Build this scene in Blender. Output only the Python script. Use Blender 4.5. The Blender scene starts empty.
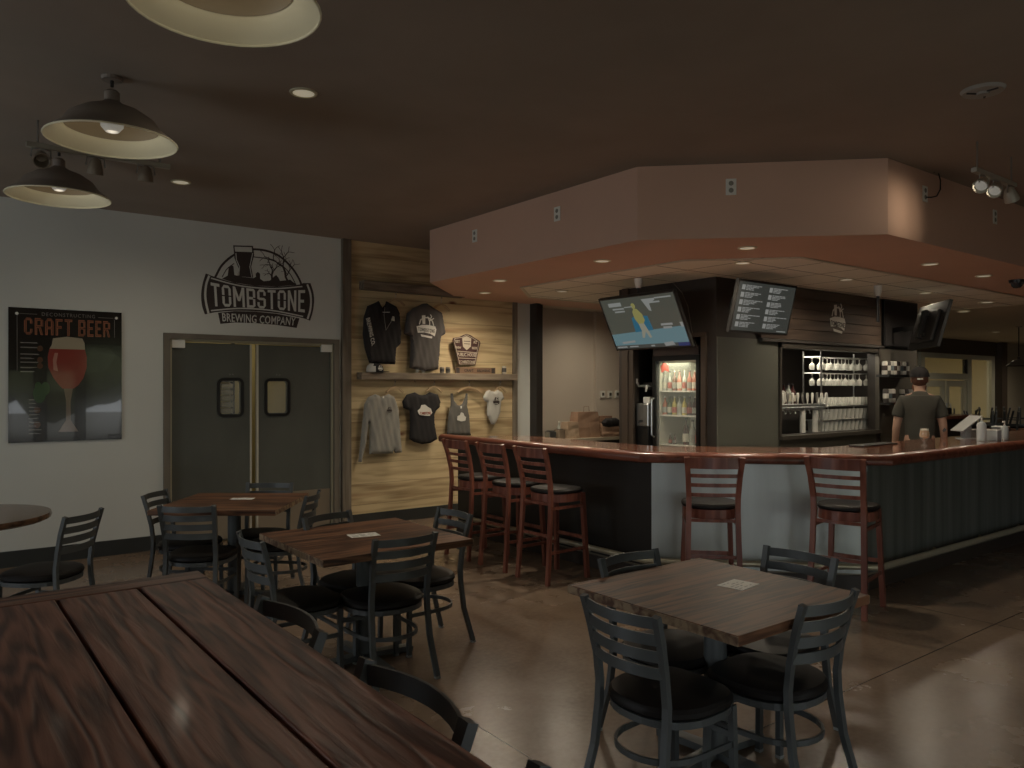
import bpy, bmesh, math, random
from mathutils import Vector, Matrix
from mathutils.geometry import delaunay_2d_cdt
random.seed(7)
SC = bpy.context.scene
COL = SC.collection
PI = math.pi

# ------------------------------------------------------------------ camera
EYE = 1.57
F = 775.0
YAW = math.radians(52.6)                 # viewing direction measured from +X
VX, VY = math.cos(YAW), math.sin(YAW)
cam_data = bpy.data.cameras.new('camera')
cam_data.sensor_width = 36.0
cam_data.lens = F / 1024 * 36.0
cam_data.shift_y = 3 / 1024
cam_data.clip_start = 0.02
cam = bpy.data.objects.new('camera', cam_data)
COL.objects.link(cam)
cam.location = (0, 0, EYE)
cam.rotation_euler = (PI / 2, 0, YAW - PI / 2)
SC.camera = cam

# ------------------------------------------------------------------ view
SC.view_settings.view_transform = 'Standard'
SC.view_settings.look = 'None'
SC.view_settings.exposure = 0.3
SC.view_settings.gamma = 1.0
SC.view_settings.use_curve_mapping = False
try:
    SC.cycles.use_denoising = True
    SC.cycles.max_bounces = 8
    SC.cycles.diffuse_bounces = 4
    SC.cycles.glossy_bounces = 4
    SC.cycles.transparent_max_bounces = 12
    SC.cycles.sample_clamp_indirect = 3.0
except Exception:
    pass

# ------------------------------------------------------------------ world: overcast daylight outside the windows
world = bpy.data.worlds.new('daylight')
SC.world = world
world.use_nodes = True
wn = world.node_tree.nodes; wl = world.node_tree.links
bg = wn['Background']
tc = wn.new('ShaderNodeTexCoord'); sx = wn.new('ShaderNodeSeparateXYZ'); cr = wn.new('ShaderNodeValToRGB')
wl.new(tc.outputs['Generated'], sx.inputs[0]); wl.new(sx.outputs['Z'], cr.inputs[0]); wl.new(cr.outputs[0], bg.inputs[0])
cr.color_ramp.elements[0].position = 0.0; cr.color_ramp.elements[0].color = (0.78, 0.82, 0.84, 1)
cr.color_ramp.elements[1].position = 0.6; cr.color_ramp.elements[1].color = (0.60, 0.66, 0.74, 1)
bg.inputs[1].default_value = 5.2

# windows of the street side (y = SOUTH): x0, x1, z0, z1
SOUTH, NORTH, WEST, EAST = -3.0, 8.02, -4.0, 26.0
CEIL, LOW = 3.22, 2.67
SOUTH_WINDOWS = [(-3.0, -0.6, 0.45, 2.4), (1.42, 1.94, 0.35, 1.96), (2.11, 2.71, 0.35, 1.96), (2.84, 4.9, 0.05, 2.54)]  # first opening is added for more daylight, the others show mirrored in the poster
WEST_FILL_WINDOWS = [(4.0, 6.4, 0.95, 2.2)]  # unseen opening added so daylight reaches the soffit's left face
def portal(name, loc, rot, w, h):
    l = bpy.data.lights.new(name, 'AREA'); l.shape = 'RECTANGLE'; l.size = w; l.size_y = h
    l.cycles.is_portal = True
    o = bpy.data.objects.new(name, l); COL.objects.link(o); o.location = loc; o.rotation_euler = rot
for x0, x1, z0, z1 in SOUTH_WINDOWS:
    portal('window_portal', ((x0 + x1) / 2, SOUTH - 0.06, (z0 + z1) / 2), (PI / 2, 0, 0), x1 - x0, z1 - z0)
for y0, y1, z0, z1 in WEST_FILL_WINDOWS:
    portal('window_portal', (WEST - 0.06, (y0 + y1) / 2, (z0 + z1) / 2), (PI / 2, 0, -PI / 2), y1 - y0, z1 - z0)
def lamp(kind, name, loc, energy, color, size=0.05, aim=None, angle=None, parent=None):
    l = bpy.data.lights.new(name, kind); l.energy = energy; l.color = color
    if kind == 'AREA': l.size = size
    else: l.shadow_soft_size = size
    if kind == 'SPOT': l.spot_size = angle or 1.8; l.spot_blend = 1.0
    o = bpy.data.objects.new(name, l); COL.objects.link(o); o.location = loc
    if aim: o.rotation_euler = (Vector(aim) - Vector(loc)).to_track_quat('-Z', 'Y').to_euler()
    if parent: o.parent = parent
    return o
WARM = (1.0, 0.86, 0.66)

# ------------------------------------------------------------------ picture-to-place helpers (measuring only)
def on_y(px, py, Y):
    t = (px - 512) / F; d = Y / (VY - VX * t)
    return d * (VX + VY * t), EYE + (387 - py) / F * d
def on_x(px, py, X):
    t = (px - 512) / F; d = X / (VX + VY * t)
    return d * (VY - VX * t), EYE + (387 - py) / F * d
def on_z(px, py, Z):
    d = F * (EYE - Z) / (py - 387); lat = (px - 512) / F * d
    return d * VX + lat * VY, d * VY - lat * VX

# ------------------------------------------------------------------ materials
MATS = {}
def mat(name, color, rough=0.5, metal=0.0, emit=None, es=1.0, spec=0.5, noise=None, bump=None, coat=0.0, alpha=1.0):
    if name in MATS: return MATS[name]
    m = bpy.data.materials.new(name); m.use_nodes = True
    n = m.node_tree.nodes; l = m.node_tree.links
    b = n['Principled BSDF']
    c = (*color, 1) if len(color) == 3 else color
    b.inputs['Base Color'].default_value = c
    b.inputs['Roughness'].default_value = rough
    b.inputs['Metallic'].default_value = metal
    b.inputs['Specular IOR Level'].default_value = spec
    b.inputs['Coat Weight'].default_value = coat
    if coat: b.inputs['Coat Roughness'].default_value = 0.12
    b.inputs['Alpha'].default_value = alpha
    if emit:
        b.inputs['Emission Color'].default_value = (*emit, 1); b.inputs['Emission Strength'].default_value = es
    if noise:      # (scale vector, amount, detail)
        sc, amt = noise[0], noise[1]
        t = n.new('ShaderNodeTexCoord'); mp = n.new('ShaderNodeMapping'); ns = n.new('ShaderNodeTexNoise')
        mp.inputs['Scale'].default_value = sc; ns.inputs['Scale'].default_value = 1.0; ns.inputs['Detail'].default_value = 6
        r = n.new('ShaderNodeValToRGB')
        r.color_ramp.elements[0].position = 0.3; r.color_ramp.elements[1].position = 0.7
        r.color_ramp.elements[0].color = tuple(max(0, x * (1 - amt)) for x in c[:3]) + (1,)
        r.color_ramp.elements[1].color = tuple(min(1, x * (1 + amt)) for x in c[:3]) + (1,)
        l.new(t.outputs['Object'], mp.inputs[0]); l.new(mp.outputs[0], ns.inputs[0]); l.new(ns.outputs[0], r.inputs[0]); l.new(r.outputs[0], b.inputs['Base Color'])
        if bump:
            bp = n.new('ShaderNodeBump'); bp.inputs['Strength'].default_value = bump; bp.inputs['Distance'].default_value = 0.01
            l.new(ns.outputs[0], bp.inputs['Height']); l.new(bp.outputs[0], b.inputs['Normal'])
    MATS[name] = m
    return m

def wood(name, dark, light, along='y', grain=1.0, rough=0.4, plank=None, coat=0.0, bump=0.15, contrast=(0.3, 0.7), seam=None, knots=False, ring=0.13, rings=42):
    """grain stretched along an axis; plank=(axis, width, min, offset) gives each board its own tone"""
    if name in MATS: return MATS[name]
    m = bpy.data.materials.new(name); m.use_nodes = True
    n = m.node_tree.nodes; l = m.node_tree.links; b = n['Principled BSDF']
    b.inputs['Roughness'].default_value = rough; b.inputs['Coat Weight'].default_value = coat; b.inputs['Coat Roughness'].default_value = 0.1
    t = n.new('ShaderNodeTexCoord'); sep = n.new('ShaderNodeSeparateXYZ'); l.new(t.outputs['Object'], sep.inputs[0])
    vec = t.outputs['Object']; tone = None
    if plank:
        ax, wd = plank[0], plank[1]
        dv = n.new('ShaderNodeMath'); dv.operation = 'DIVIDE'; dv.inputs[1].default_value = wd
        l.new(sep.outputs['xyz'.index(ax)], dv.inputs[0])
        fl = n.new('ShaderNodeMath'); fl.operation = 'FLOOR'; l.new(dv.outputs[0], fl.inputs[0])
        fr = n.new('ShaderNodeMath'); fr.operation = 'FRACT'; l.new(dv.outputs[0], fr.inputs[0])
        wnn = n.new('ShaderNodeTexWhiteNoise'); wnn.noise_dimensions = '1D'; l.new(fl.outputs[0], wnn.inputs['W'])
        tone = wnn.outputs['Value']
        mul = n.new('ShaderNodeVectorMath'); mul.operation = 'SCALE'; l.new(wnn.outputs['Color'], mul.inputs[0]); mul.inputs['Scale'].default_value = 9.0
        ad = n.new('ShaderNodeVectorMath'); ad.operation = 'ADD'; l.new(vec, ad.inputs[0]); l.new(mul.outputs[0], ad.inputs[1]); vec = ad.outputs[0]
    mp = n.new('ShaderNodeMapping'); l.new(vec, mp.inputs[0])
    s = [22 * grain] * 3; s['xyz'.index(along)] = 1.4 * grain; mp.inputs['Scale'].default_value = s
    ns = n.new('ShaderNodeTexNoise'); ns.inputs['Scale'].default_value = 1; ns.inputs['Detail'].default_value = 7; ns.inputs['Distortion'].default_value = 0.6
    l.new(mp.outputs[0], ns.inputs[0])
    mp2 = n.new('ShaderNodeMapping'); l.new(vec, mp2.inputs[0])
    s2 = [5 * grain] * 3; s2['xyz'.index(along)] = 0.5 * grain; mp2.inputs['Scale'].default_value = s2
    ns2 = n.new('ShaderNodeTexNoise'); ns2.inputs['Scale'].default_value = 1; ns2.inputs['Detail'].default_value = 3
    l.new(mp2.outputs[0], ns2.inputs[0])
    # rings from the low frequency noise
    wv = n.new('ShaderNodeMath'); wv.operation = 'MULTIPLY'; wv.inputs[1].default_value = rings; l.new(ns2.outputs[0], wv.inputs[0])
    sn = n.new('ShaderNodeMath'); sn.operation = 'SINE'; l.new(wv.outputs[0], sn.inputs[0])
    ms = n.new('ShaderNodeMath'); ms.operation = 'MULTIPLY_ADD'; l.new(sn.outputs[0], ms.inputs[0]); ms.inputs[1].default_value = ring; l.new(ns.outputs[0], ms.inputs[2])
    fac = ms.outputs[0]
    if tone is not None:
        m2 = n.new('ShaderNodeMath'); m2.operation = 'MULTIPLY_ADD'; l.new(tone, m2.inputs[0]); m2.inputs[1].default_value = 0.22; l.new(fac, m2.inputs[2])
        m3 = n.new('ShaderNodeMath'); m3.operation = 'SUBTRACT'; l.new(m2.outputs[0], m3.inputs[0]); m3.inputs[1].default_value = 0.11; fac = m3.outputs[0]
    b.inputs['Specular IOR Level'].default_value = 0.35
    r = n.new('ShaderNodeValToRGB'); l.new(fac, r.inputs[0])
    r.color_ramp.elements[0].position = contrast[0]; r.color_ramp.elements[1].position = contrast[1]
    r.color_ramp.elements[0].color = (*dark, 1); r.color_ramp.elements[1].color = (*light, 1)
    col = r.outputs[0]
    if knots:
        mp3 = n.new('ShaderNodeMapping'); l.new(vec, mp3.inputs[0]); mp3.inputs['Scale'].default_value = (1.3, 1, 3.2)
        vo = n.new('ShaderNodeTexVoronoi'); vo.inputs['Scale'].default_value = 1.0; l.new(mp3.outputs[0], vo.inputs[0])
        rk = n.new('ShaderNodeValToRGB'); rk.color_ramp.elements[0].position = 0.03; rk.color_ramp.elements[1].position = 0.10
        rk.color_ramp.elements[0].color = (1, 1, 1, 1); rk.color_ramp.elements[1].color = (0, 0, 0, 1); l.new(vo.outputs['Distance'], rk.inputs[0])
        mx = n.new('ShaderNodeMix'); mx.data_type = 'RGBA'; l.new(rk.outputs[0], mx.inputs[0]); l.new(col, mx.inputs[6]); mx.inputs[7].default_value = (0.16, 0.06, 0.03, 1); col = mx.outputs[2]
        # reddish heartwood streaks
        mp4 = n.new('ShaderNodeMapping'); l.new(vec, mp4.inputs[0]); mp4.inputs['Scale'].default_value = (0.55, 1, 7)
        n4 = n.new('ShaderNodeTexNoise'); n4.inputs['Scale'].default_value = 1; n4.inputs['Detail'].default_value = 2; l.new(mp4.outputs[0], n4.inputs[0])
        r4 = n.new('ShaderNodeValToRGB'); r4.color_ramp.elements[0].position = 0.62; r4.color_ramp.elements[1].position = 0.74
        r4.color_ramp.elements[0].color = (0, 0, 0, 1); r4.color_ramp.elements[1].color = (0.6, 0.6, 0.6, 1); l.new(n4.outputs[0], r4.inputs[0])
        mx4 = n.new('ShaderNodeMix'); mx4.data_type = 'RGBA'; l.new(r4.outputs[0], mx4.inputs[0]); l.new(col, mx4.inputs[6]); mx4.inputs[7].default_value = (0.34, 0.17, 0.09, 1); col = mx4.outputs[2]
    if plank and seam:
        rs = n.new('ShaderNodeValToRGB'); l.new(fr.outputs[0], rs.inputs[0])
        rs.color_ramp.elements[0].position = 0.0; rs.color_ramp.elements[0].color = (1, 1, 1, 1)
        rs.color_ramp.elements[1].position = seam; rs.color_ramp.elements[1].color = (0, 0, 0, 1)
        mx = n.new('ShaderNodeMix'); mx.data_type = 'RGBA'; l.new(rs.outputs[0], mx.inputs[0]); l.new(col, mx.inputs[6]); mx.inputs[7].default_value = tuple(x * 0.3 for x in dark) + (1,); col = mx.outputs[2]
    l.new(col, b.inputs['Base Color'])
    if bump:
        bp = n.new('ShaderNodeBump'); bp.inputs['Strength'].default_value = bump; bp.inputs['Distance'].default_value = 0.004
        l.new(ms.outputs[0], bp.inputs['Height']); l.new(bp.outputs[0], b.inputs['Normal'])
    MATS[name] = m
    return m

def glass_mat(name, color=(0.8, 0.85, 0.85), mixv=0.35, rough=0.05):
    if name in MATS: return MATS[name]
    m = bpy.data.materials.new(name); m.use_nodes = True
    n = m.node_tree.nodes; l = m.node_tree.links
    b = n['Principled BSDF']; b.inputs['Base Color'].default_value = (*color, 1); b.inputs['Roughness'].default_value = rough
    b.inputs['Alpha'].default_value = mixv
    MATS[name] = m
    return m

M_black_metal = mat('charcoal_metal', (0.085, 0.093, 0.094), 0.42, 0.2)
M_vinyl = mat('black_vinyl', (0.014, 0.012, 0.011), 0.48, spec=0.2, noise=((3, 3, 3), 0.25))
M_rubber = mat('grey_glide', (0.28, 0.29, 0.28), 0.5)
M_red_wood = wood('mahogany_stool_wood', (0.15, 0.048, 0.032), (0.26, 0.094, 0.062), 'z', 1.0, 0.32, coat=0.3, bump=0.03)
M_wall = mat('white_wall_paint', (0.64, 0.655, 0.61), 0.7, noise=((1.2, 1.2, 1.2), 0.03))
M_ceiling = mat('dark_brown_ceiling_paint', (0.30, 0.25, 0.205), 0.75, noise=((2, 2, 2), 0.06))
M_terra = mat('terracotta_paint', (0.64, 0.41, 0.30), 0.62, noise=((1.5, 1.5, 1.5), 0.04))
M_under = mat('shaded_terracotta', (0.245, 0.105, 0.07), 0.5)  # unused copy of the terracotta, darkened for shade under the soffit
M_beige = mat('beige_wall_paint', (0.52, 0.47, 0.36), 0.7)
M_base = mat('black_cove_base', (0.030, 0.033, 0.032), 0.45)
M_trim_grey = mat('grey_brown_trim', (0.16, 0.14, 0.11), 0.55, noise=((6, 6, 2), 0.15))
M_dark = mat('black_brown_paint', (0.022, 0.018, 0.015), 0.55)
M_steel = mat('brushed_steel', (0.42, 0.43, 0.42), 0.32, 0.9, noise=((60, 60, 2), 0.12))
M_zinc = mat('zinc_sheet', (0.47, 0.50, 0.48), 0.45, 0.6, noise=((4.5, 4.5, 0.6), 0.16))
M_white = mat('white_plastic', (0.80, 0.79, 0.72), 0.4)
M_cream = mat('cream_enamel', (0.80, 0.76, 0.56), 0.45)
M_glow = mat('lit_bulb', (.12, .12, .12), 0.5, emit=(1.0, 0.93, 0.78), es=0.13)
M_downlight = mat('lit_downlight_lens', (1, 1, 1), 0.5, emit=(1.0, 0.88, 0.60), es=0.18)
M_ink = mat('dark_brown_vinyl_lettering', (0.045, 0.032, 0.028), 0.55)
M_paint_light = mat('pale_lettering', (0.58, 0.56, 0.50), 0.6)
M_glass = glass_mat('clear_glass', (0.8, 0.85, 0.8), 0.14)
M_black = mat('gloss_black', (0.012, 0.012, 0.012), 0.3)
M_brass = mat('dull_brass_rail', (0.55, 0.50, 0.37), 0.35, 0.5)

# ------------------------------------------------------------------ mesh helpers
def link(name, bm, m=None, parent=None, smooth=False, bevel=0.0, loc=None, rot=None):
    bmesh.ops.recalc_face_normals(bm, faces=bm.faces)
    me = bpy.data.meshes.new(name); bm.to_mesh(me); bm.free()
    if smooth:
        for p in me.polygons: p.use_smooth = True
        try: me.set_sharp_from_angle(angle=math.radians(38))
        except Exception: pass
    if m: me.materials.append(m)
    o = bpy.data.objects.new(name, me); COL.objects.link(o)
    if parent: o.parent = parent
    if loc: o.location = loc
    if rot: o.rotation_euler = rot
    if bevel:
        md = o.modifiers.new('bevel', 'BEVEL'); md.width = bevel; md.segments = 2; md.limit_method = 'ANGLE'
    return o
def tag(o, label=None, cat=None, group=None, kind=None):
    if label: o['label'] = label
    if cat: o['category'] = cat
    if group: o['group'] = group
    if kind: o['kind'] = kind
    return o
def empty(name, loc, rz, label, cat, group=None):
    o = bpy.data.objects.new(name, None); o.empty_display_size = 0.1; COL.objects.link(o)
    o.location = loc; o.rotation_euler = (0, 0, rz)
    return tag(o, label, cat, group)
def struct(name, bm, m, parent=None, **k):
    o = link(name, bm, m, parent, **k)
    if not parent: o['kind'] = 'structure'
    return o
def copy_tree(o, parent=None):
    c = o.copy(); COL.objects.link(c)
    if parent: c.parent = parent
    for ch in list(o.children): copy_tree(ch, c)
    return c
def box(bm, x0, x1, y0, y1, z0, z1, M=None):
    v = [bm.verts.new((x, y, z)) for x in (x0, x1) for y in (y0, y1) for z in (z0, z1)]
    for f in ((0, 1, 3, 2), (4, 6, 7, 5), (0, 4, 5, 1), (2, 3, 7, 6), (0, 2, 6, 4), (1, 5, 7, 3)):
        bm.faces.new([v[i] for i in f])
    if M: bmesh.ops.transform(bm, matrix=M, verts=v)
    return bm
def BX(*a, M=None):
    return box(bmesh.new(), *a, M=M)
def frame_of(d):
    d = d.normalized(); up = Vector((0, 0, 1)) if abs(d.z) < 0.95 else Vector((0, 1, 0))
    a = d.cross(up).normalized(); b = a.cross(d).normalized()
    return a, b
def sweep(bm, pts, prof, closed=False, cap=True, up=None):
    """prof: list of (a, b) offsets in the plane across the path; a sideways, b upward"""
    pts = [Vector(p) for p in pts]; N = len(pts); rings = []
    for i, p in enumerate(pts):
        if closed: d = (pts[(i + 1) % N] - pts[i - 1])
        else: d = (pts[min(i + 1, N - 1)] - pts[max(i - 1, 0)])
        d.normalize()
        if up is not None:
            a = d.cross(Vector(up)).normalized(); b = a.cross(d).normalized()
        else: a, b = frame_of(d)
        rings.append([bm.verts.new(p + a * q[0] + b * q[1]) for q in prof])
    K = len(prof)
    for i in range(N if closed else N - 1):
        r0, r1 = rings[i], rings[(i + 1) % N]
        for k in range(K): bm.faces.new((r0[k], r0[(k + 1) % K], r1[(k + 1) % K], r1[k]))
    if cap and not closed:
        bm.faces.new(rings[0][::-1]); bm.faces.new(rings[-1])
    return bm
def circ(r, n=10): return [(r * math.cos(2 * PI * k / n), r * math.sin(2 * PI * k / n)) for k in range(n)]
def rect(w, h): return [(-w / 2, -h / 2), (w / 2, -h / 2), (w / 2, h / 2), (-w / 2, h / 2)]
def tube(bm, pts, r, n=10, closed=False): return sweep(bm, pts, circ(r, n), closed)
def lathe(bm, prof, n=24, M=None, cap=False):
    """prof: (r, z)"""
    rings = []; new = []
    for r, z in prof:
        if r < 1e-5:
            v = bm.verts.new((0, 0, z)); rings.append([v]); new.append(v)
        else:
            rr = [bm.verts.new((r * math.cos(2 * PI * k / n), r * math.sin(2 * PI * k / n), z)) for k in range(n)]
            rings.append(rr); new += rr
    for a, b in zip(rings, rings[1:]):
        for k in range(n):
            if len(a) == 1 and len(b) == 1: continue
            if len(a) == 1: bm.faces.new((a[0], b[k], b[(k + 1) % n]))
            elif len(b) == 1: bm.faces.new((a[k], a[(k + 1) % n], b[0]))
            else: bm.faces.new((a[k], a[(k + 1) % n], b[(k + 1) % n], b[k]))
    if cap:
        if len(rings[0]) > 1: bm.faces.new(rings[0][::-1])
        if len(rings[-1]) > 1: bm.faces.new(rings[-1])
    if M: bmesh.ops.transform(bm, matrix=M, verts=new)
    return bm
def prism(bm, poly, z0, z1, M=None):
    a = [bm.verts.new((x, y, z0)) for x, y in poly]; b = [bm.verts.new((x, y, z1)) for x, y in poly]
    n = len(poly)
    bm.faces.new(a[::-1]); bm.faces.new(b)
    for i in range(n): bm.faces.new((a[i], a[(i + 1) % n], b[(i + 1) % n], b[i]))
    if M: bmesh.ops.transform(bm, matrix=M, verts=a + b)
    return bm
WP = 0
def wall_poly(bm, pts, Y, thick=0.002):
    """polygon given as (x, z), standing on the plane y = Y and facing -y"""
    global WP
    WP = (WP + 1) % 11; thick *= 1 + 0.035 * WP          # neighbours in one layer never share a plane
    a = [bm.verts.new((x, Y - thick, z)) for x, z in pts]; b = [bm.verts.new((x, Y, z)) for x, z in pts]; n = len(pts)
    bm.faces.new(a); bm.faces.new(b[::-1])
    for i in range(n): bm.faces.new((a[i], b[i], b[(i + 1) % n], a[(i + 1) % n]))
    return bm
def wall_stroke(bm, pts, w, Y, thick=0.002):
    for (x0, z0), (x1, z1) in zip(pts, pts[1:]):
        dx, dz = x1 - x0, z1 - z0; L = math.hypot(dx, dz) or 1e-6; nx, nz = -dz / L * w / 2, dx / L * w / 2
        ex, ez = dx / L * w * 0.3, dz / L * w * 0.3
        wall_poly(bm, [(x0 - ex + nx, z0 - ez + nz), (x0 - ex - nx, z0 - ez - nz), (x1 + ex - nx, z1 + ez - nz), (x1 + ex + nx, z1 + ez + nz)], Y, thick)
    return bm
def text_bm(body, mapf, bold=0.0, depth=0.002, spacing=1.0):
    """letters as a mesh; mapf takes (u, v) in 0..1 of the text's own box plus depth and gives a point"""
    cu = bpy.data.curves.new('letters', 'FONT'); cu.body = body; cu.size = 1; cu.offset = bold; cu.space_character = spacing; cu.resolution_u = 2
    o = bpy.data.objects.new('letters', cu); COL.objects.link(o)
    bpy.context.view_layer.update()
    dg = bpy.context.evaluated_depsgraph_get()
    me = bpy.data.meshes.new_from_object(o.evaluated_get(dg))
    bpy.data.objects.remove(o); bpy.data.curves.remove(cu)
    bm = bmesh.new(); bm.from_mesh(me); bpy.data.meshes.remove(me)
    xs = [v.co.x for v in bm.verts]; ys = [v.co.y for v in bm.verts]
    x0, x1, y0, y1 = min(xs), max(xs), min(ys), max(ys)
    flat = list(bm.faces)
    ext = bmesh.ops.extrude_face_region(bm, geom=flat)
    top = [g for g in ext['geom'] if isinstance(g, bmesh.types.BMVert)]
    tops = set(top)
    for v in bm.verts:
        u = (v.co.x - x0) / (x1 - x0); w = (v.co.y - y0) / (y1 - y0)
        v.co = Vector(mapf(u, w, depth if v in tops else 0.0))
    return bm
def quad_map(bl, br, tr, tl, out):
    """bilinear map onto four 3-D corners; out: unit vector of the lettering's thickness"""
    bl, br, tr, tl, out = map(Vector, (bl, br, tr, tl, out))
    return lambda u, v, d: (bl * (1 - u) + br * u) * (1 - v) + (tl * (1 - u) + tr * u) * v + out * d
def join(dst, src):
    me = bpy.data.meshes.new('tmp'); src.to_mesh(me); src.free(); dst.from_mesh(me); bpy.data.meshes.remove(me)
    return dst
def offset_line(pts, dist):
    """offset an open polyline to its left by dist with mitred corners"""
    P = [Vector((p[0], p[1])) for p in pts]; out = []
    for i, p in enumerate(P):
        ns = []
        if i > 0: d = (p - P[i - 1]).normalized(); ns.append(Vector((-d.y, d.x)))
        if i < len(P) - 1: d = (P[i + 1] - p).normalized(); ns.append(Vector((-d.y, d.x)))
        if len(ns) == 1: out.append(p + ns[0] * dist)
        else:
            m = (ns[0] + ns[1]).normalized(); out.append(p + m * dist / m.dot(ns[0]))
    return [(q.x, q.y) for q in out]
def fill_shape(outline, step=0.02):
    """triangulated outline with inner points: verts (2-D), faces, distance to the rim"""
    pts = [Vector(p) for p in outline]; n = len(pts)
    dense = []
    for i in range(n):
        a, b = pts[i], pts[(i + 1) % n]; k = max(1, int((b - a).length / step))
        for j in range(k): dense.append(a.lerp(b, j / k))
    N = len(dense); edges = [(i, (i + 1) % N) for i in range(N)]
    def inside(p):
        c = False; j = N - 1
        for i in range(N):
            a, b = dense[i], dense[j]
            if (a.y > p.y) != (b.y > p.y) and p.x < (b.x - a.x) * (p.y - a.y) / (b.y - a.y) + a.x: c = not c
            j = i
        return c
    def rim(p):
        return min((p - q).length for q in dense)
    xs = [p.x for p in dense]; ys = [p.y for p in dense]; inner = []
    y = min(ys) + step / 2; row = 0
    while y < max(ys):
        x = min(xs) + (step / 2 if row % 2 else step)
        while x < max(xs):
            p = Vector((x, y))
            if inside(p) and rim(p) > step * 0.6: inner.append(p)
            x += step
        y += step; row += 1
    vs, es, fs, *_ = delaunay_2d_cdt(dense + inner, edges, [], 1, 1e-6)
    vs = [Vector(v) for v in vs]
    return vs, fs, [rim(v) for v in vs], 0
def garment_bm(outline, Y, thick=0.035, folds=0.006, seed=0, step=0.018):
    """a hanging garment: outline in (x, z) on the plane y = Y, bulging towards -y, with soft vertical folds"""
    vs, fs, rd, _ = fill_shape(outline, step)
    bm = bmesh.new(); front = []; back = []
    for v, d in zip(vs, rd):
        e = min(1.0, d / 0.05); e = math.sqrt(max(0, 1 - (1 - e) ** 2))
        w = folds * math.sin(v.x * 46 + seed + 3 * math.sin(v.y * 5 + seed)) * e + folds * 0.6 * math.sin(v.x * 91 + v.y * 22 + seed * 2) * e
        f = bm.verts.new((v.x, Y - thick * e - w, v.y)); front.append(f)
        back.append(f if d < 1e-4 else bm.verts.new((v.x, Y, v.y)))
    for f in fs:
        try: bm.faces.new([front[i] for i in f])
        except ValueError: pass
        if len({back[i] for i in f} & {front[i] for i in f}) < len(f):
            try: bm.faces.new([back[i] for i in f][::-1])
            except ValueError: pass
    return bm
def crop(ox, oy, s):
    return lambda pts: [(ox + x / s, oy + y / s) for x, y in pts]
def on_wall(pts, Y): return [on_y(px, py, Y) for px, py in pts]

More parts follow.
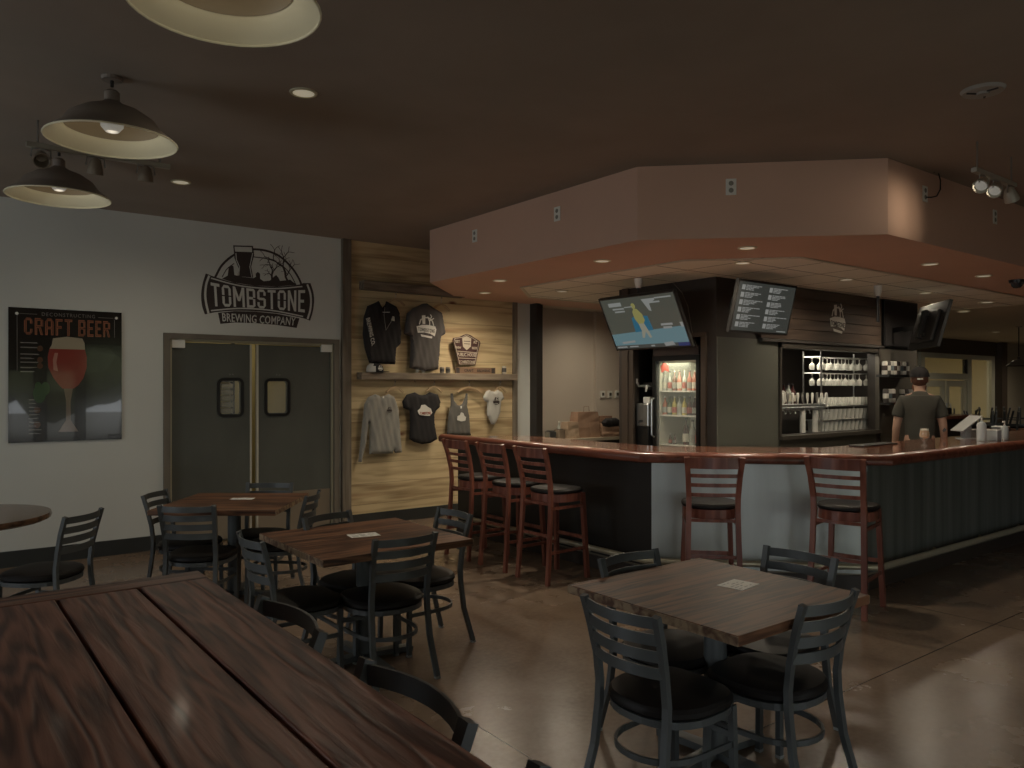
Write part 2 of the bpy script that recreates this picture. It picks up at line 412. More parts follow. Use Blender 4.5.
# block capitals drawn from strokes; box 0..1 wide, 0..1 high
def glyph(c, wx, wy):
    """list of convex quads"""
    H = lambda y, a=0, b=1: [(a, y), (b, y), (b, y + wy), (a, y + wy)]
    V = lambda x, a=0, b=1: [(x, a), (x + wx, a), (x + wx, b), (x, b)]
    r = 1 - wx; k = wx * .9; q = wy * 1.2
    def D(x0, y0, x1, y1, w): return [(x0, y0), (x0 + w, y0), (x1 + w, y1), (x1, y1)]
    ring = [[(0, q), (wx, q + wy * .4), (wx, .47), (0, .47)], [(0, .53), (wx, .53), (wx, 1 - q - wy * .4), (0, 1 - q)], [(r, q + wy * .4), (1, q), (1, .47), (r, .47)], [(r, .53), (1, .53), (1, 1 - q), (r, 1 - q - wy * .4)],
            [(k, 0), (1 - k, 0), (1 - k, wy), (k, wy)], [(k, 1 - wy), (1 - k, 1 - wy), (1 - k, 1), (k, 1)],
            [(0, q), (k, 0), (k, wy), (wx, q + wy * .4)], [(1 - k, 0), (1, q), (r, q + wy * .4), (1 - k, wy)], [(0, 1 - q), (wx, 1 - q - wy * .4), (k, 1 - wy), (k, 1)], [(1 - k, 1), (1 - k, 1 - wy), (r, 1 - q - wy * .4), (1, 1 - q)]]
    m = (1 - wy) / 2
    return {'T': [H(1 - wy), V(.5 - wx / 2, 0, 1 - wy)], 'O': ring,
            'M': [V(0), V(r), D(.5 - wx / 2, .30, 0, 1, wx), D(.5 - wx / 2, .30, r, 1, wx)],
            'N': [V(0), V(r), D(r, 0, 0, 1, wx)],
            'E': [V(0), H(0, wx), H(m, wx, .86), H(1 - wy, wx)], 'F': [V(0), H(m, wx, .86), H(1 - wy, wx)],
            'B': [V(0), H(0, wx, 1 - wx), H(m, wx, 1 - wx), H(1 - wy, wx, 1 - wx), V(r, wy * .8, m + wy * .2), V(r, m + wy * .8, 1 - wy * .8), [(1 - wx, 0), (1, wy * .8), (r, wy * .8), (r - .001, 0)], [(r, 1), (r, 1 - wy * .8), (1, 1 - wy * .8), (1 - wx * .6, 1)]],
            'R': [V(0), H(m, wx, 1 - wx), H(1 - wy, wx, 1 - wx), V(r, m + wy * .5, 1 - wy * .6), D(r, 0, .45, m, wx)],
            'A': [V(0, 0, 1 - q), V(r, 0, 1 - q), H(m * .85, wx, r), [(k, 1 - wy), (1 - k, 1 - wy), (1 - k, 1), (k, 1)], [(0, 1 - q), (wx, 1 - q), (k, 1 - wy), (k, 1)], [(r, 1 - q), (1, 1 - q), (1 - k, 1), (1 - k, 1 - wy)]],
            'C': [V(0, q, 1 - q), V(r, q, .34), V(r, .66, 1 - q), H(0, k, 1 - k), H(1 - wy, k, 1 - k), [(0, q), (k, 0), (k, wy), (wx, q)], [(1 - k, 0), (1, q), (r, q), (1 - k, wy)], [(0, 1 - q), (wx, 1 - q), (k, 1 - wy), (k, 1)], [(1 - k, 1), (1 - k, 1 - wy), (r, 1 - q), (1, 1 - q)]],
            'S': [V(0, m + wy * .5, 1 - q), V(r, q, m + wy * .5), V(0, q, .32), V(r, .68, 1 - q), H(m, k, 1 - k), H(0, k, 1 - k), H(1 - wy, k, 1 - k), [(0, q), (k, 0), (k, wy), (wx, q)], [(1 - k, 0), (1, q), (r, q), (1 - k, wy)], [(0, 1 - q), (wx, 1 - q), (k, 1 - wy), (k, 1)], [(1 - k, 1), (1 - k, 1 - wy), (r, 1 - q), (1, 1 - q)], [(0, m + wy * .5), (k, m), (k, m + wy), (wx, m + wy * .9)], [(1 - k, m), (1, m + wy * .5), (r, m + wy * .5), (1 - k, m + wy)]],
            }[c]
def block_text(s, mapf, wx=.27, wy=.13, gap=.24, depth=.001):
    wd = {'M': 1.3, 'N': 1.05, 'T': .95, 'E': .85, 'F': .85}
    tot = sum(wd.get(c, 1) for c in s) + gap * (len(s) - 1); x = 0; bm = bmesh.new(); n_ = 0
    for c in s:
        w = wd.get(c, 1)
        for qd in glyph(c, wx / w, wy):
            n_ += 1; dd = depth * (1 + .04 * (n_ % 7)); P = [((x + u * w) / tot, v) for u, v in qd]
            a = [bm.verts.new(mapf(u, v, dd)) for u, v in P]; b = [bm.verts.new(mapf(u, v, 0)) for u, v in P]
            bm.faces.new(a); bm.faces.new(b[::-1])
            for i in range(4): bm.faces.new((a[i], b[i], b[(i + 1) % 4], a[(i + 1) % 4]))
        x += w + gap
    return bm

# ================================================================== THE ROOM
def holes_wall(bm, a0, a1, z0, z1, holes, put):
    """put(a0, a1, z0, z1) adds one block of wall; holes are (a0, a1, z0, z1)"""
    cuts = sorted({a0, a1, *[h[0] for h in holes], *[h[1] for h in holes]})
    for p, q in zip(cuts, cuts[1:]):
        hs = [h for h in holes if h[0] <= p + 1e-6 and h[1] >= q - 1e-6]
        if not hs: put(p, q, z0, z1); continue
        h = hs[0]
        if h[2] > z0: put(p, q, z0, h[2])
        if h[3] < z1: put(p, q, h[3], z1)

# floor: stained and polished concrete
m_floor = bpy.data.materials.new('stained_polished_concrete'); m_floor.use_nodes = True
n = m_floor.node_tree.nodes; l = m_floor.node_tree.links; b = n['Principled BSDF']
t = n.new('ShaderNodeTexCoord')
n1 = n.new('ShaderNodeTexNoise'); n1.inputs['Scale'].default_value = 0.9; n1.inputs['Detail'].default_value = 9; n1.inputs['Roughness'].default_value = 0.62; l.new(t.outputs['Object'], n1.inputs[0])
n2 = n.new('ShaderNodeTexNoise'); n2.inputs['Scale'].default_value = 34; n2.inputs['Detail'].default_value = 4; l.new(t.outputs['Object'], n2.inputs[0])
mm = n.new('ShaderNodeMath'); mm.operation = 'MULTIPLY_ADD'; l.new(n2.outputs[0], mm.inputs[0]); mm.inputs[1].default_value = 0.25; l.new(n1.outputs[0], mm.inputs[2])
r = n.new('ShaderNodeValToRGB'); l.new(mm.outputs[0], r.inputs[0])
r.color_ramp.elements[0].position = 0.42; r.color_ramp.elements[0].color = (0.13, 0.088, 0.060, 1)
r.color_ramp.elements[1].position = 0.80; r.color_ramp.elements[1].color = (0.26, 0.19, 0.135, 1)
# saw-cut joints
sp = n.new('ShaderNodeSeparateXYZ'); l.new(t.outputs['Object'], sp.inputs[0])
facs = []
for ax, wd, off in ((0, 3.6, 1.15), (1, 3.4, 2.07)):
    a1 = n.new('ShaderNodeMath'); a1.operation = 'ADD'; a1.inputs[1].default_value = 40 + off; l.new(sp.outputs[ax], a1.inputs[0])
    d1 = n.new('ShaderNodeMath'); d1.operation = 'MODULO'; d1.inputs[1].default_value = wd; l.new(a1.outputs[0], d1.inputs[0])
    c1 = n.new('ShaderNodeMath'); c1.operation = 'LESS_THAN'; c1.inputs[1].default_value = 0.008; l.new(d1.outputs[0], c1.inputs[0]); facs.append(c1)
mxx = n.new('ShaderNodeMath'); mxx.operation = 'MAXIMUM'; l.new(facs[0].outputs[0], mxx.inputs[0]); l.new(facs[1].outputs[0], mxx.inputs[1])
mx = n.new('ShaderNodeMix'); mx.data_type = 'RGBA'; l.new(mxx.outputs[0], mx.inputs[0]); l.new(r.outputs[0], mx.inputs[6]); mx.inputs[7].default_value = (0.04, 0.025, 0.02, 1)
l.new(mx.outputs[2], b.inputs['Base Color'])
rr = n.new('ShaderNodeMapRange'); l.new(n1.outputs[0], rr.inputs[0]); rr.inputs[3].default_value = 0.16; rr.inputs[4].default_value = 0.36; l.new(rr.outputs[0], b.inputs['Roughness'])
bm = BX(WEST - .1, EAST + .1, SOUTH - .1, 12.5, -0.1, 0.0)
struct('floor', bm, m_floor)

struct('ceiling', BX(WEST - .1, EAST + .1, SOUTH - .1, 8.2, CEIL, CEIL + 0.1), M_ceiling)
# soffit over the bar
SOFF = [(4.27, 7.01), (4.27, 4.04), (5.54, 2.79), (EAST, 2.79), (EAST, NORTH), (5.28, NORTH)]
struct('ceiling_soffit', prism(bmesh.new(), SOFF, LOW, CEIL - 0.001), M_terra)
# suspended tile ceiling inside the soffit
m_tile = bpy.data.materials.new('white_ceiling_tiles'); m_tile.use_nodes = True
n = m_tile.node_tree.nodes; l = m_tile.node_tree.links; b = n['Principled BSDF']; b.inputs['Roughness'].default_value = 0.8
t = n.new('ShaderNodeTexCoord'); sp = n.new('ShaderNodeSeparateXYZ'); l.new(t.outputs['Object'], sp.inputs[0]); facs = []
for ax, off in ((0, 0.40), (1, 0.12)):
    a1 = n.new('ShaderNodeMath'); a1.operation = 'ADD'; a1.inputs[1].default_value = off; l.new(sp.outputs[ax], a1.inputs[0])
    d1 = n.new('ShaderNodeMath'); d1.operation = 'MODULO'; d1.inputs[1].default_value = 0.61; l.new(a1.outputs[0], d1.inputs[0])
    c1 = n.new('ShaderNodeMath'); c1.operation = 'LESS_THAN'; c1.inputs[1].default_value = 0.014; l.new(d1.outputs[0], c1.inputs[0]); facs.append(c1)
mxx = n.new('ShaderNodeMath'); mxx.operation = 'MAXIMUM'; l.new(facs[0].outputs[0], mxx.inputs[0]); l.new(facs[1].outputs[0], mxx.inputs[1])
mx = n.new('ShaderNodeMix'); mx.data_type = 'RGBA'; l.new(mxx.outputs[0], mx.inputs[0]); mx.inputs[6].default_value = (0.84, 0.80, 0.68, 1); mx.inputs[7].default_value = (0.10, 0.085, 0.06, 1)
l.new(mx.outputs[2], b.inputs['Base Color'])
TILE = [(5.25, 6.70), (5.25, 4.42), (5.93, 3.72), (11.6, 3.72), (11.6, 7.35), (5.89, 7.35)]
struct('ceiling_tiles', prism(bmesh.new(), TILE, LOW - 0.006, LOW + 0.001), m_tile)
bm = bmesh.new()
for i in range(6):
    a, c = Vector(TILE[i]), Vector(TILE[(i + 1) % 6])
    sweep(bm, [(a.x, a.y, LOW - 0.008), (c.x, c.y, LOW - 0.008)], rect(0.035, 0.008))
struct('trim_1', bm, mat('tile_edge_trim', (0.62, 0.58, 0.46), 0.5))
struct('ceiling_far', BX(11.61, EAST, 3.2, NORTH, LOW - 0.004, LOW + 0.001), M_beige)

# north wall (the logo wall) with the double door and the shop front
bm = bmesh.new()
put = lambda a, c, z0, z1: box(bm, a, c, NORTH, NORTH + 0.12, z0, z1)
holes_wall(bm, WEST, 6.50, 0, CEIL, [(1.935, 3.64, -1, 2.05)], put)
struct('wall_north', bm, M_wall)
bm = bmesh.new()
put = lambda a, c, z0, z1: box(bm, a, c, NORTH, NORTH + 0.12, z0, z1)
holes_wall(bm, 9.7, EAST, 0, LOW, [(17.24, 21.1, -1, 2.33)], put)
struct('wall_north_far', bm, M_beige)
bm = BX(6.38, 8.16, 8.31, 8.41, 0, LOW); box(bm, 7.86, 9.5, 8.255, 8.32, 0, LOW); box(bm, 8.14, 9.7, 8.31, 8.41, 0, LOW); box(bm, 9.6, 9.7, NORTH, 8.31, 0, LOW); box(bm, 6.38, 6.50, 8.14, 8.31, 0, LOW)
box(bm, 6.38, 9.7, NORTH + .121, 8.41, LOW, LOW + .1); box(bm, 6.38, 9.7, NORTH - .3, NORTH + .13, LOW + .001, LOW + .1)
struct('wall_alcove', bm, mat('alcove_paint', (0.60, 0.53, 0.44), 0.65))
bm = bmesh.new()
put = lambda a, c, z0, z1: box(bm, a, c, SOUTH - 0.12, SOUTH, z0, z1)
holes_wall(bm, WEST, EAST, 0, CEIL, SOUTH_WINDOWS, put)
struct('wall_south', bm, M_beige)
bm = bmesh.new()
put = lambda a, c, z0, z1: box(bm, WEST - 0.12, WEST, a, c, z0, z1)
holes_wall(bm, SOUTH, NORTH, 0, CEIL, WEST_FILL_WINDOWS, put)
struct('wall_west', bm, M_beige)
struct('wall_east', BX(EAST, EAST + .12, SOUTH, NORTH, 0, CEIL), M_beige)
bm = bmesh.new()
for x0, x1, z0, z1 in SOUTH_WINDOWS:
    for (a, c, e, f) in ((x0, x1, z0, z0 + .05), (x0, x1, z1 - .05, z1), (x0, x0 + .04, z0, z1), (x1 - .04, x1, z0, z1)):
        box(bm, a, c, SOUTH - 0.09, SOUTH - 0.03, e, f)
    if x1 - x0 > 1.5:
        k = int((x1 - x0) / 1.1)
        for i in range(1, k): box(bm, x0 + (x1 - x0) * i / k - .03, x0 + (x1 - x0) * i / k + .03, SOUTH - 0.09, SOUTH - 0.03, z0, z1)
struct('window_1', bm, M_dark)

# cove base along the north wall
struct('baseboard_north', BX(WEST, 1.875, NORTH - 0.015, NORTH, 0, 0.14), M_base)
bm = BX(3.83, 6.43, NORTH - 0.03, NORTH, 0, 0.135); struct('baseboard_north_wood', bm, M_base)

# pine board cladding
m_pine = wood('pine_boards', (0.33, 0.235, 0.125), (0.60, 0.475, 0.275), 'x', 0.75, 0.6, plank=('z', 0.235), bump=0.1, contrast=(0.22, 0.62), seam=0.022, knots=True)
struct('wall_pine_cladding', BX(3.83, 6.12, NORTH - 0.022, NORTH - 0.001, 0.135, CEIL - 0.002), m_pine)
m_post = wood('weathered_grey_wood', (0.12, 0.10, 0.075), (0.22, 0.185, 0.14), 'z', 1.0, 0.7)
struct('trim_2', BX(3.73, 3.83, NORTH - 0.06, NORTH - 0.001, 0, CEIL - 0.002), m_post)
struct('trim_3', BX(6.12, 6.19, NORTH - 0.045, NORTH - 0.001, 0, LOW - 0.001), m_post)
bm = BX(6.43, 6.50, NORTH - 0.14, NORTH - 0.001, 0, LOW - 0.001); box(bm, 6.515, 6.60, NORTH - 0.06, NORTH + 0.16, 0, LOW - 0.001)
struct('trim_4', bm, M_dark)

# ---------------------------------------------------------------- double swing door
door = empty('door_1', (2.785, NORTH, 0), 0, 'double traffic door in dark green grey with two small round-cornered windows', 'door')
door['kind'] = 'structure'
def dl(x): return x - 2.785
bm = BX(dl(1.875), dl(1.935), -0.035, 0.12, 0, 2.095); box(bm, dl(3.64), dl(3.70), -0.035, 0.12, 0, 2.095); box(bm, dl(1.935), dl(3.64), -0.035, 0.12, 2.045, 2.095)
link('door_frame', bm, M_trim_grey, door)
bm = BX(dl(1.935), dl(1.955), 0.0, 0.09, 0, 2.045); box(bm, dl(3.62), dl(3.64), 0, 0.09, 0, 2.045); box(bm, dl(1.955), dl(3.62), 0, 0.09, 2.02, 2.045)
link('door_jamb', bm, mat('pale_jamb', (0.40, 0.37, 0.26), 0.5), door)
m_leaf = mat('dark_green_grey_door_skin', (0.090, 0.094, 0.080), 0.42, noise=((2.2, 2.2, 1.2), 0.16))
def rounded(x0, x1, z0, z1, r, k=5):
    pts = []
    for cx, cz, a in ((x1 - r, z1 - r, 0), (x0 + r, z1 - r, PI / 2), (x0 + r, z0 + r, PI), (x1 - r, z0 + r, 1.5 * PI)):
        for i in range(k + 1): pts.append((cx + r * math.cos(a + PI / 2 * i / k), cz + r * math.sin(a + PI / 2 * i / k)))
    return pts
for (x0, x1, w0, w1) in ((1.96, 2.735, 2.405, 2.646), (2.80, 3.615, 2.89, 3.14)):
    x0, x1, w0, w1 = dl(x0), dl(x1), dl(w0), dl(w1); z0, z1 = 1.275, 1.65
    bm = bmesh.new()
    box(bm, x0, w0 + .02, 0.02, 0.06, 0.015, 2.01); box(bm, w1 - .02, x1, 0.02, 0.06, 0.015, 2.01)
    box(bm, w0 + .02, w1 - .02, 0.02, 0.06, 0.015, z0 + .02); box(bm, w0 + .02, w1 - .02, 0.02, 0.06, z1 - .02, 2.01)
    lf = link('door_leaf', bm, m_leaf, door)
    bm = bmesh.new(); R = rounded(w0, w1, z0, z1, 0.05)
    sweep(bm, [(x, 0.04, z) for x, z in R], rect(0.03, 0.062), closed=True, up=(0, 1, 0))
    link('window_gasket', bm, M_black, lf)
    bm = BX(w0 + .01, w1 - .01, 0.036, 0.042, z0 + .01, z1 - .01); link('window_pane', bm, M_glass, lf)
    bm = BX(x0 + .01, x1 - .01, 0.012, 0.02, 0.03, 0.45); link('kick_plate', bm, mat('floor_tinted_kick_plate', (0.30, 0.25, 0.185), 0.38, 0.55), lf)  # steel plate, brown colour stands in for the floor mirrored in it
    hx = x0 if x0 < -.5 else x1
    s = 1 if x0 < -.5 else -1
    a, c = sorted((hx - s * 0.005, hx + s * 0.115)); bm = BX(a, c, -0.012, 0.02, 1.955, 2.035); link('hinge_bracket', bm, M_white, lf)
    a, c = (x1 - .012, x1 + .006) if s == 1 else (x0 - .006, x0 + .012)
    link('edge_strip', BX(a, c, 0.014, 0.066, 0.02, 2.01), mat('pale_edge', (0.50, 0.48, 0.40), 0.4), lf)
    for zz in (1.70,):
        bm = bmesh.new(); lathe(bm, [(0, -.004), (.006, -.003), (.008, 0)], 10, Matrix.Translation((0.5 * (w0 + w1) - .01, 0.018, zz)) @ Matrix.Rotation(PI / 2, 4, 'X')); lathe(bm, [(0, -.004), (.006, -.003), (.008, 0)], 10, Matrix.Translation((0.5 * (w0 + w1) + .02, 0.018, zz)) @ Matrix.Rotation(PI / 2, 4, 'X'))
        link('rivet', bm, M_steel, lf)
# the kitchen passage behind it
bm = BX(0.9, 5.0, 9.6, 9.7, 0, 2.7); box(bm, 0.8, 0.9, NORTH + .12, 9.7, 0, 2.7); box(bm, 5.0, 5.1, NORTH + .12, 9.7, 0, 2.7); box(bm, 0.8, 5.1, NORTH + .12, 9.7, 2.7, 2.75)
struct('wall_kitchen_passage', bm, mat('passage_paint', (0.66, 0.56, 0.27), 0.7))
bm = bmesh.new()
for k in range(8): box(bm, 2.88, 3.01, 9.50, 9.58, 1.18 + k * .075, 1.235 + k * .075)
sh = link('louvre_cabinet', bm, mat('grey_louvre', (0.30, 0.28, 0.22), 0.5)); tag(sh, 'small louvred wall panel seen through the left door window', 'panel')
bm = BX(3.015, 3.035, 9.50, 9.6, 0, 2.1); struct('trim_5', bm, M_dark)
lamp('AREA', 'passage_ceiling_light', (2.9, 8.9, 2.65), 2.8, (1.0, 0.86, 0.60), 0.5, aim=(2.9, 8.9, 0))

# ---------------------------------------------------------------- shop front far right
sf = empty('window_2', (19.17, NORTH, 0), 0, 'white framed interior shop front with double doors far beyond the bar', 'shop front'); sf['kind'] = 'structure'
m_wf = mat('pale_green_white_frame', (0.62, 0.62, 0.50), 0.45)
def sx_(x): return x - 19.17
bm = bmesh.new()
for a, c, z0, z1 in ((17.24, 17.42, 0, 2.33), (20.92, 21.1, 0, 2.33), (17.42, 20.92, 2.22, 2.33), (19.58, 19.78, 0, 2.22), (17.42, 19.58, 1.74, 1.88)):
    box(bm, sx_(a), sx_(c), -0.06, 0.06, z0, z1)
link('frame', bm, m_wf, sf)
link('gasket', BX(sx_(19.54), sx_(19.58), -0.05, 0.05, 1.88, 2.22), M_dark, sf)
for a in (17.44, 18.52):
    bm = bmesh.new()
    for p, q, z0, z1 in ((a, a + .16, 0.02, 1.72), (a + .88, a + 1.04, .02, 1.72), (a + .16, a + .88, 1.58, 1.72), (a + .16, a + .88, .02, .3)): box(bm, sx_(p), sx_(q), -.03, .03, z0, z1)
    d_ = link('door_leaf', bm, m_wf, sf)
    link('door_pane', BX(sx_(a + .16), sx_(a + .88), -.006, .006, .3, 1.58), M_glass, d_)
    bm = bmesh.new(); hx = sx_(a + (.96 if a < 18 else .08)); tube(bm, [(hx, -.03, .9), (hx, -.09, .9), (hx, -.09, 1.2), (hx, -.03, 1.2)], .014, 8); link('door_handle', bm, M_steel, d_)
link('transom_pane', BX(sx_(17.42), sx_(19.54), -.006, .006, 1.88, 2.22), M_glass, sf)
link('side_pane', BX(sx_(19.78), sx_(20.92), -.006, .006, .05, 2.22), M_glass, sf)
struct('trim_6', BX(15.6, 21.35, NORTH - .10, NORTH - .001, 2.33, LOW - .005), mat('dark_header_paint', (0.085, 0.070, 0.05), 0.6))
struct('trim_7', BX(21.1, 21.42, NORTH - .22, NORTH - .001, 0, LOW - .005), mat('dark_pillar_paint', (0.075, 0.055, 0.04), 0.6))
bm = BX(15, 24.5, 11.4, 11.5, 0, 2.8); box(bm, 14.9, 15, NORTH + .12, 11.5, 0, 2.8); box(bm, 24.5, 24.6, NORTH + .12, 11.5, 0, 2.8); box(bm, 14.9, 24.6, NORTH + .12, 11.5, 2.8, 2.85)
struct('wall_next_room', bm, mat('next_room_paint', (0.66, 0.60, 0.38), 0.7))
lamp('AREA', 'next_room_ceiling_light', (20.5, 9.9, 2.75), 36, (1.0, 0.86, 0.58), 1.2, aim=(20.5, 9.9, 0))
# arched fanlight on the far wall of that room
bm = bmesh.new(); arc = [(21.3 + 1.0 * math.cos(a), 1.85 + 0.42 * math.sin(a)) for a in [PI * k / 14 for k in range(15)]]
wall_stroke(bm, arc, 0.07, 11.4, 0.04); wall_stroke(bm, [(20.3, 1.85), (22.3, 1.85)], 0.08, 11.4, 0.04); wall_stroke(bm, [(20.3, 0), (20.3, 1.85)], 0.08, 11.4, .04); wall_stroke(bm, [(22.3, 0), (22.3, 1.85)], 0.08, 11.4, .04); wall_stroke(bm, [(21.3, 0), (21.3, 1.85)], .06, 11.4, .04)
struct('trim_8', bm, m_wf)

# ---------------------------------------------------------------- the black core behind the bar (cooler and pass-through)
CX0, CX1, CY0, CY1 = 6.27, 10.40, 4.87, 6.13
T = 0.1
m_core = mat('black_brown_core', (0.030, 0.024, 0.020), 0.5, noise=((2, 2, 2), 0.15))
bm = bmesh.new()
put = lambda a, c, z0, z1: box(bm, a, c, CY0, CY0 + T, z0, z1)
holes_wall(bm, CX0, CX1, 0, LOW - .002, [(7.32, 9.36, 1.05, 1.99)], put)
put = lambda a, c, z0, z1: box(bm, CX0, CX0 + T, a, c, z0, z1)
holes_wall(bm, CY0 + T, CY1, 0, LOW - .002, [(5.02, 6.0, -1, 2.10)], put)
box(bm, CX0, CX1, CY1, CY1 + .08, 0, LOW - .002); box(bm, CX1 - T, CX1, CY0 + T, CY1, 0, LOW - .002); box(bm, CX0 + T, CX1 - T, CY0 + T, CY1, 2.2, 2.25)
box(bm, 7.16, 7.24, CY0 + T, CY1, 0, 2.2)
struct('wall_bar_core', bm, m_core)
struct('wall_bar_core_panel', BX(6.275, 7.31, CY0 - .014, CY0 - .001, 0, 2.07), mat('olive_grey_panel', (0.105, 0.108, 0.088), 0.55, noise=((1.5, 1.5, 1.5), 0.06)))
struct('wall_bar_core_panel.001', BX(9.47, CX1, CY0 - .014, CY0 - .001, 0, 2.05), mat('brown_grey_panel', (0.088, 0.078, 0.062), 0.6))
struct('wall_bar_core_panel.002', BX(7.32, 9.36, CY0 - .014, CY0 - .001, 0, 1.0), mat('olive_grey_panel', (0, 0, 0)))
bm = BX(6.23, 6.27, 6.04, 6.13, 0, LOW - .002); box(bm, 6.24, 6.27, 5.97, 6.04, 0, 2.12); box(bm, 6.24, 6.27, 4.98, 5.04, 0, 2.12); box(bm, 6.24, 6.27, 5.04, 5.97, 2.08, 2.12)
struct('trim_9', bm, mat('dark_brown_door_trim', (0.055, 0.040, 0.030), 0.45))
# slatted sign band
band = empty('sign_band', (8.0, CY0, 2.36), 0, 'dark brown shiplap board band with pale brewery emblem above the pass-through', 'sign')
bm = bmesh.new()
for k in range(5): box(bm, 6.95 - 8, 9.42 - 8, -.045, -.016, -.275 + k * .115, -.275 + k * .115 + .109)
box(bm, 6.95 - 8, 9.42 - 8, -.028, -.002, -.275, .30)
link('shiplap_boards', bm, wood('dark_stained_boards', (0.050, 0.034, 0.026), (0.085, 0.06, 0.045), 'x', 0.8, 0.5), band)
link('trim_rail', BX(6.95 - 8, 9.46 - 8, -.06, -.002, -.31, -.28), mat('dark_rail', (0.05, 0.045, 0.04), 0.5), band)

def emblem(bm, cx, cz, w, Y, thick=.002, bold=1.0):
    """small brewery emblem: glass and bare tree above a lettered bow"""
    h = w * 1.05; s = w
    P = lambda pts: [(cx + x * s, cz + z * s) for x, z in pts]
    wall_poly(bm, P([(-.5, -.02), (-.44, -.30), (-.1, -.27), (.2, -.32), (.42, -.42), (.5, -.12), (.44, .02), (.1, .06), (-.2, .06)]), Y, thick)
    wall_stroke(bm, P([(-.36, .08), (-.3, .26), (-.12, .38), (.1, .38), (.3, .24), (.36, .06)]), .05 * s * bold, Y, thick)
    wall_poly(bm, P([(-.24, .46), (-.06, .48), (-.07, .1), (-.2, .1)]), Y, thick)
    for st in ([(.16, .06), (.16, .26), (.26, .44)], [(.16, .2), (.06, .42)], [(.18, .26), (.36, .36)], [(.26, .44), (.2, .52)]): wall_stroke(bm, P(st), .04 * s * bold, Y, thick)
    wall_poly(bm, P([(-.3, -.36), (.3, -.44), (.27, -.52), (-.26, -.45)]), Y, thick)
    return bm
bm = bmesh.new(); emblem(bm, 8.42 - 8, 0.0, .33, -.046); em = link('emblem', bm, M_paint_light, band)
bm = text_bm('TOMBSTONE', lambda u, v, d: (.275 + u * .29, -.049 - d, -.085 + v * .06 - u * .02), 0.02, .001); link('emblem_lettering', bm, M_ink, em)
# frame of the pass-through
bm = BX(7.30, 9.40, CY0 - .07, CY0 + T, 1.005, 1.045); box(bm, 9.36, 9.42, CY0 - .05, CY0 - .001, 1.045, 2.05); box(bm, 7.30, 7.33, CY0 - .04, CY0 - .001, 1.045, 2.05); box(bm, 7.30, 9.42, CY0 - .04, CY0 - .001, 1.99, 2.05)
struct('trim_10', bm, mat('worn_dark_steel', (0.10, 0.09, 0.075), 0.4, 0.5))

# ================================================================== THE BAR
LIP = [(4.42, 7.08), (4.42, 4.16), (5.73, 2.85), (11.8, 2.85)]
INNER = [(11.8, 3.70), (6.20, 3.70), (5.20, 4.70), (5.20, 6.52)]
m_bartop = wood('glossy_red_bar_top', (0.13, 0.045, 0.028), (0.30, 0.13, 0.075), 'y', 0.8, 0.13, coat=0.8, bump=0.01)
counter = empty('bar_counter', (4.9, 4.2, 0), 0, 'glossy red-brown wooden bar top with moulded rail wrapping three sides', 'bar counter')
OX, OY = 4.9, 4.2
loc2 = lambda P: [(x - OX, y - OY) for x, y in P]
link('top', prism(bmesh.new(), loc2(offset_line(LIP, 0.12) + INNER), 1.0, 1.045), m_bartop, counter)
def strip(bm, line, prof, z=0):
    """prof: list of (inward offset, z); swept along the line with mitred corners"""
    rows = [[bm.verts.new((x, y, zz)) for x, y in offset_line(line, o)] for o, zz in prof]
    K = len(rows)
    for i in range(K):
        a, b_ = rows[i], rows[(i + 1) % K]
        for j in range(len(line) - 1): bm.faces.new((a[j], a[j + 1], b_[j + 1], b_[j]))
    bm.faces.new([r[0] for r in rows]); bm.faces.new([r[-1] for r in rows][::-1])
    return bm
bm = strip(bmesh.new(), loc2(LIP), [(0.0, 1.005), (0.0, 1.033), (0.012, 1.051), (0.035, 1.062), (0.07, 1.065), (0.095, 1.061), (0.125, 1.046), (0.125, 1.001), (0.06, 0.999), (0.045, 0.983), (0.018, 0.983), (0.005, 0.991)])
link('rail', bm, wood('mahogany_bar_rail', (0.11, 0.034, 0.022), (0.21, 0.070, 0.042), 'y', 0.8, 0.3, coat=0.3, bump=0.01), counter, smooth=True)
body = empty('bar', (4.9, 4.2, 0), 0, 'bar front, black on the left and zinc sheet on the middle and right', 'bar')
PAN = offset_line(LIP, 0.25); PIN = offset_line(LIP, 0.45)
for i, (nm, m) in enumerate((('black_panel', mat('black_bar_panel', (0.022, 0.020, 0.017), 0.5)), ('zinc_panel', M_zinc), ('zinc_panel', mat('dimmed_zinc_sheet', (0.20, 0.22, 0.205), 0.5, 0.5, noise=((9, 9, 0.35), 0.30))))):  # right run is the same zinc, its dim reflection put into a darker colour
    bm = prism(bmesh.new(), loc2([PAN[i], PAN[i + 1], PIN[i + 1], PIN[i]]), 0.11, .999); p_ = link(nm, bm, m, body)
    if i: p_['label'] = ('pale zinc panel', 'streaked zinc panel, dim reflection put into its colour')[i - 1]
bm = strip(bmesh.new(), loc2(offset_line(LIP, 0.23)), [(0, 0), (0, .11), (.05, .115), (.05, 0)]); link('base_strip', bm, mat('brown_black_base', (0.045, 0.035, 0.028), 0.5), body)
bm = strip(bmesh.new(), loc2(offset_line(LIP, 0.242)), [(0, .112), (0, .122), (.01, .122), (.01, .112)]); link('base_bead', bm, mat('pale_bead', (0.22, 0.19, 0.14), 0.4), body)
foot = empty('foot_rail', (4.9, 4.2, 0), 0, 'dull brass foot rail tube running low around the bar front', 'foot rail')
FR = offset_line(LIP, 0.13); bm = bmesh.new()
tube(bm, [(x - OX, y - OY, .20) for x, y in FR], .024, 12); link('tube', bm, M_brass, foot, smooth=True)
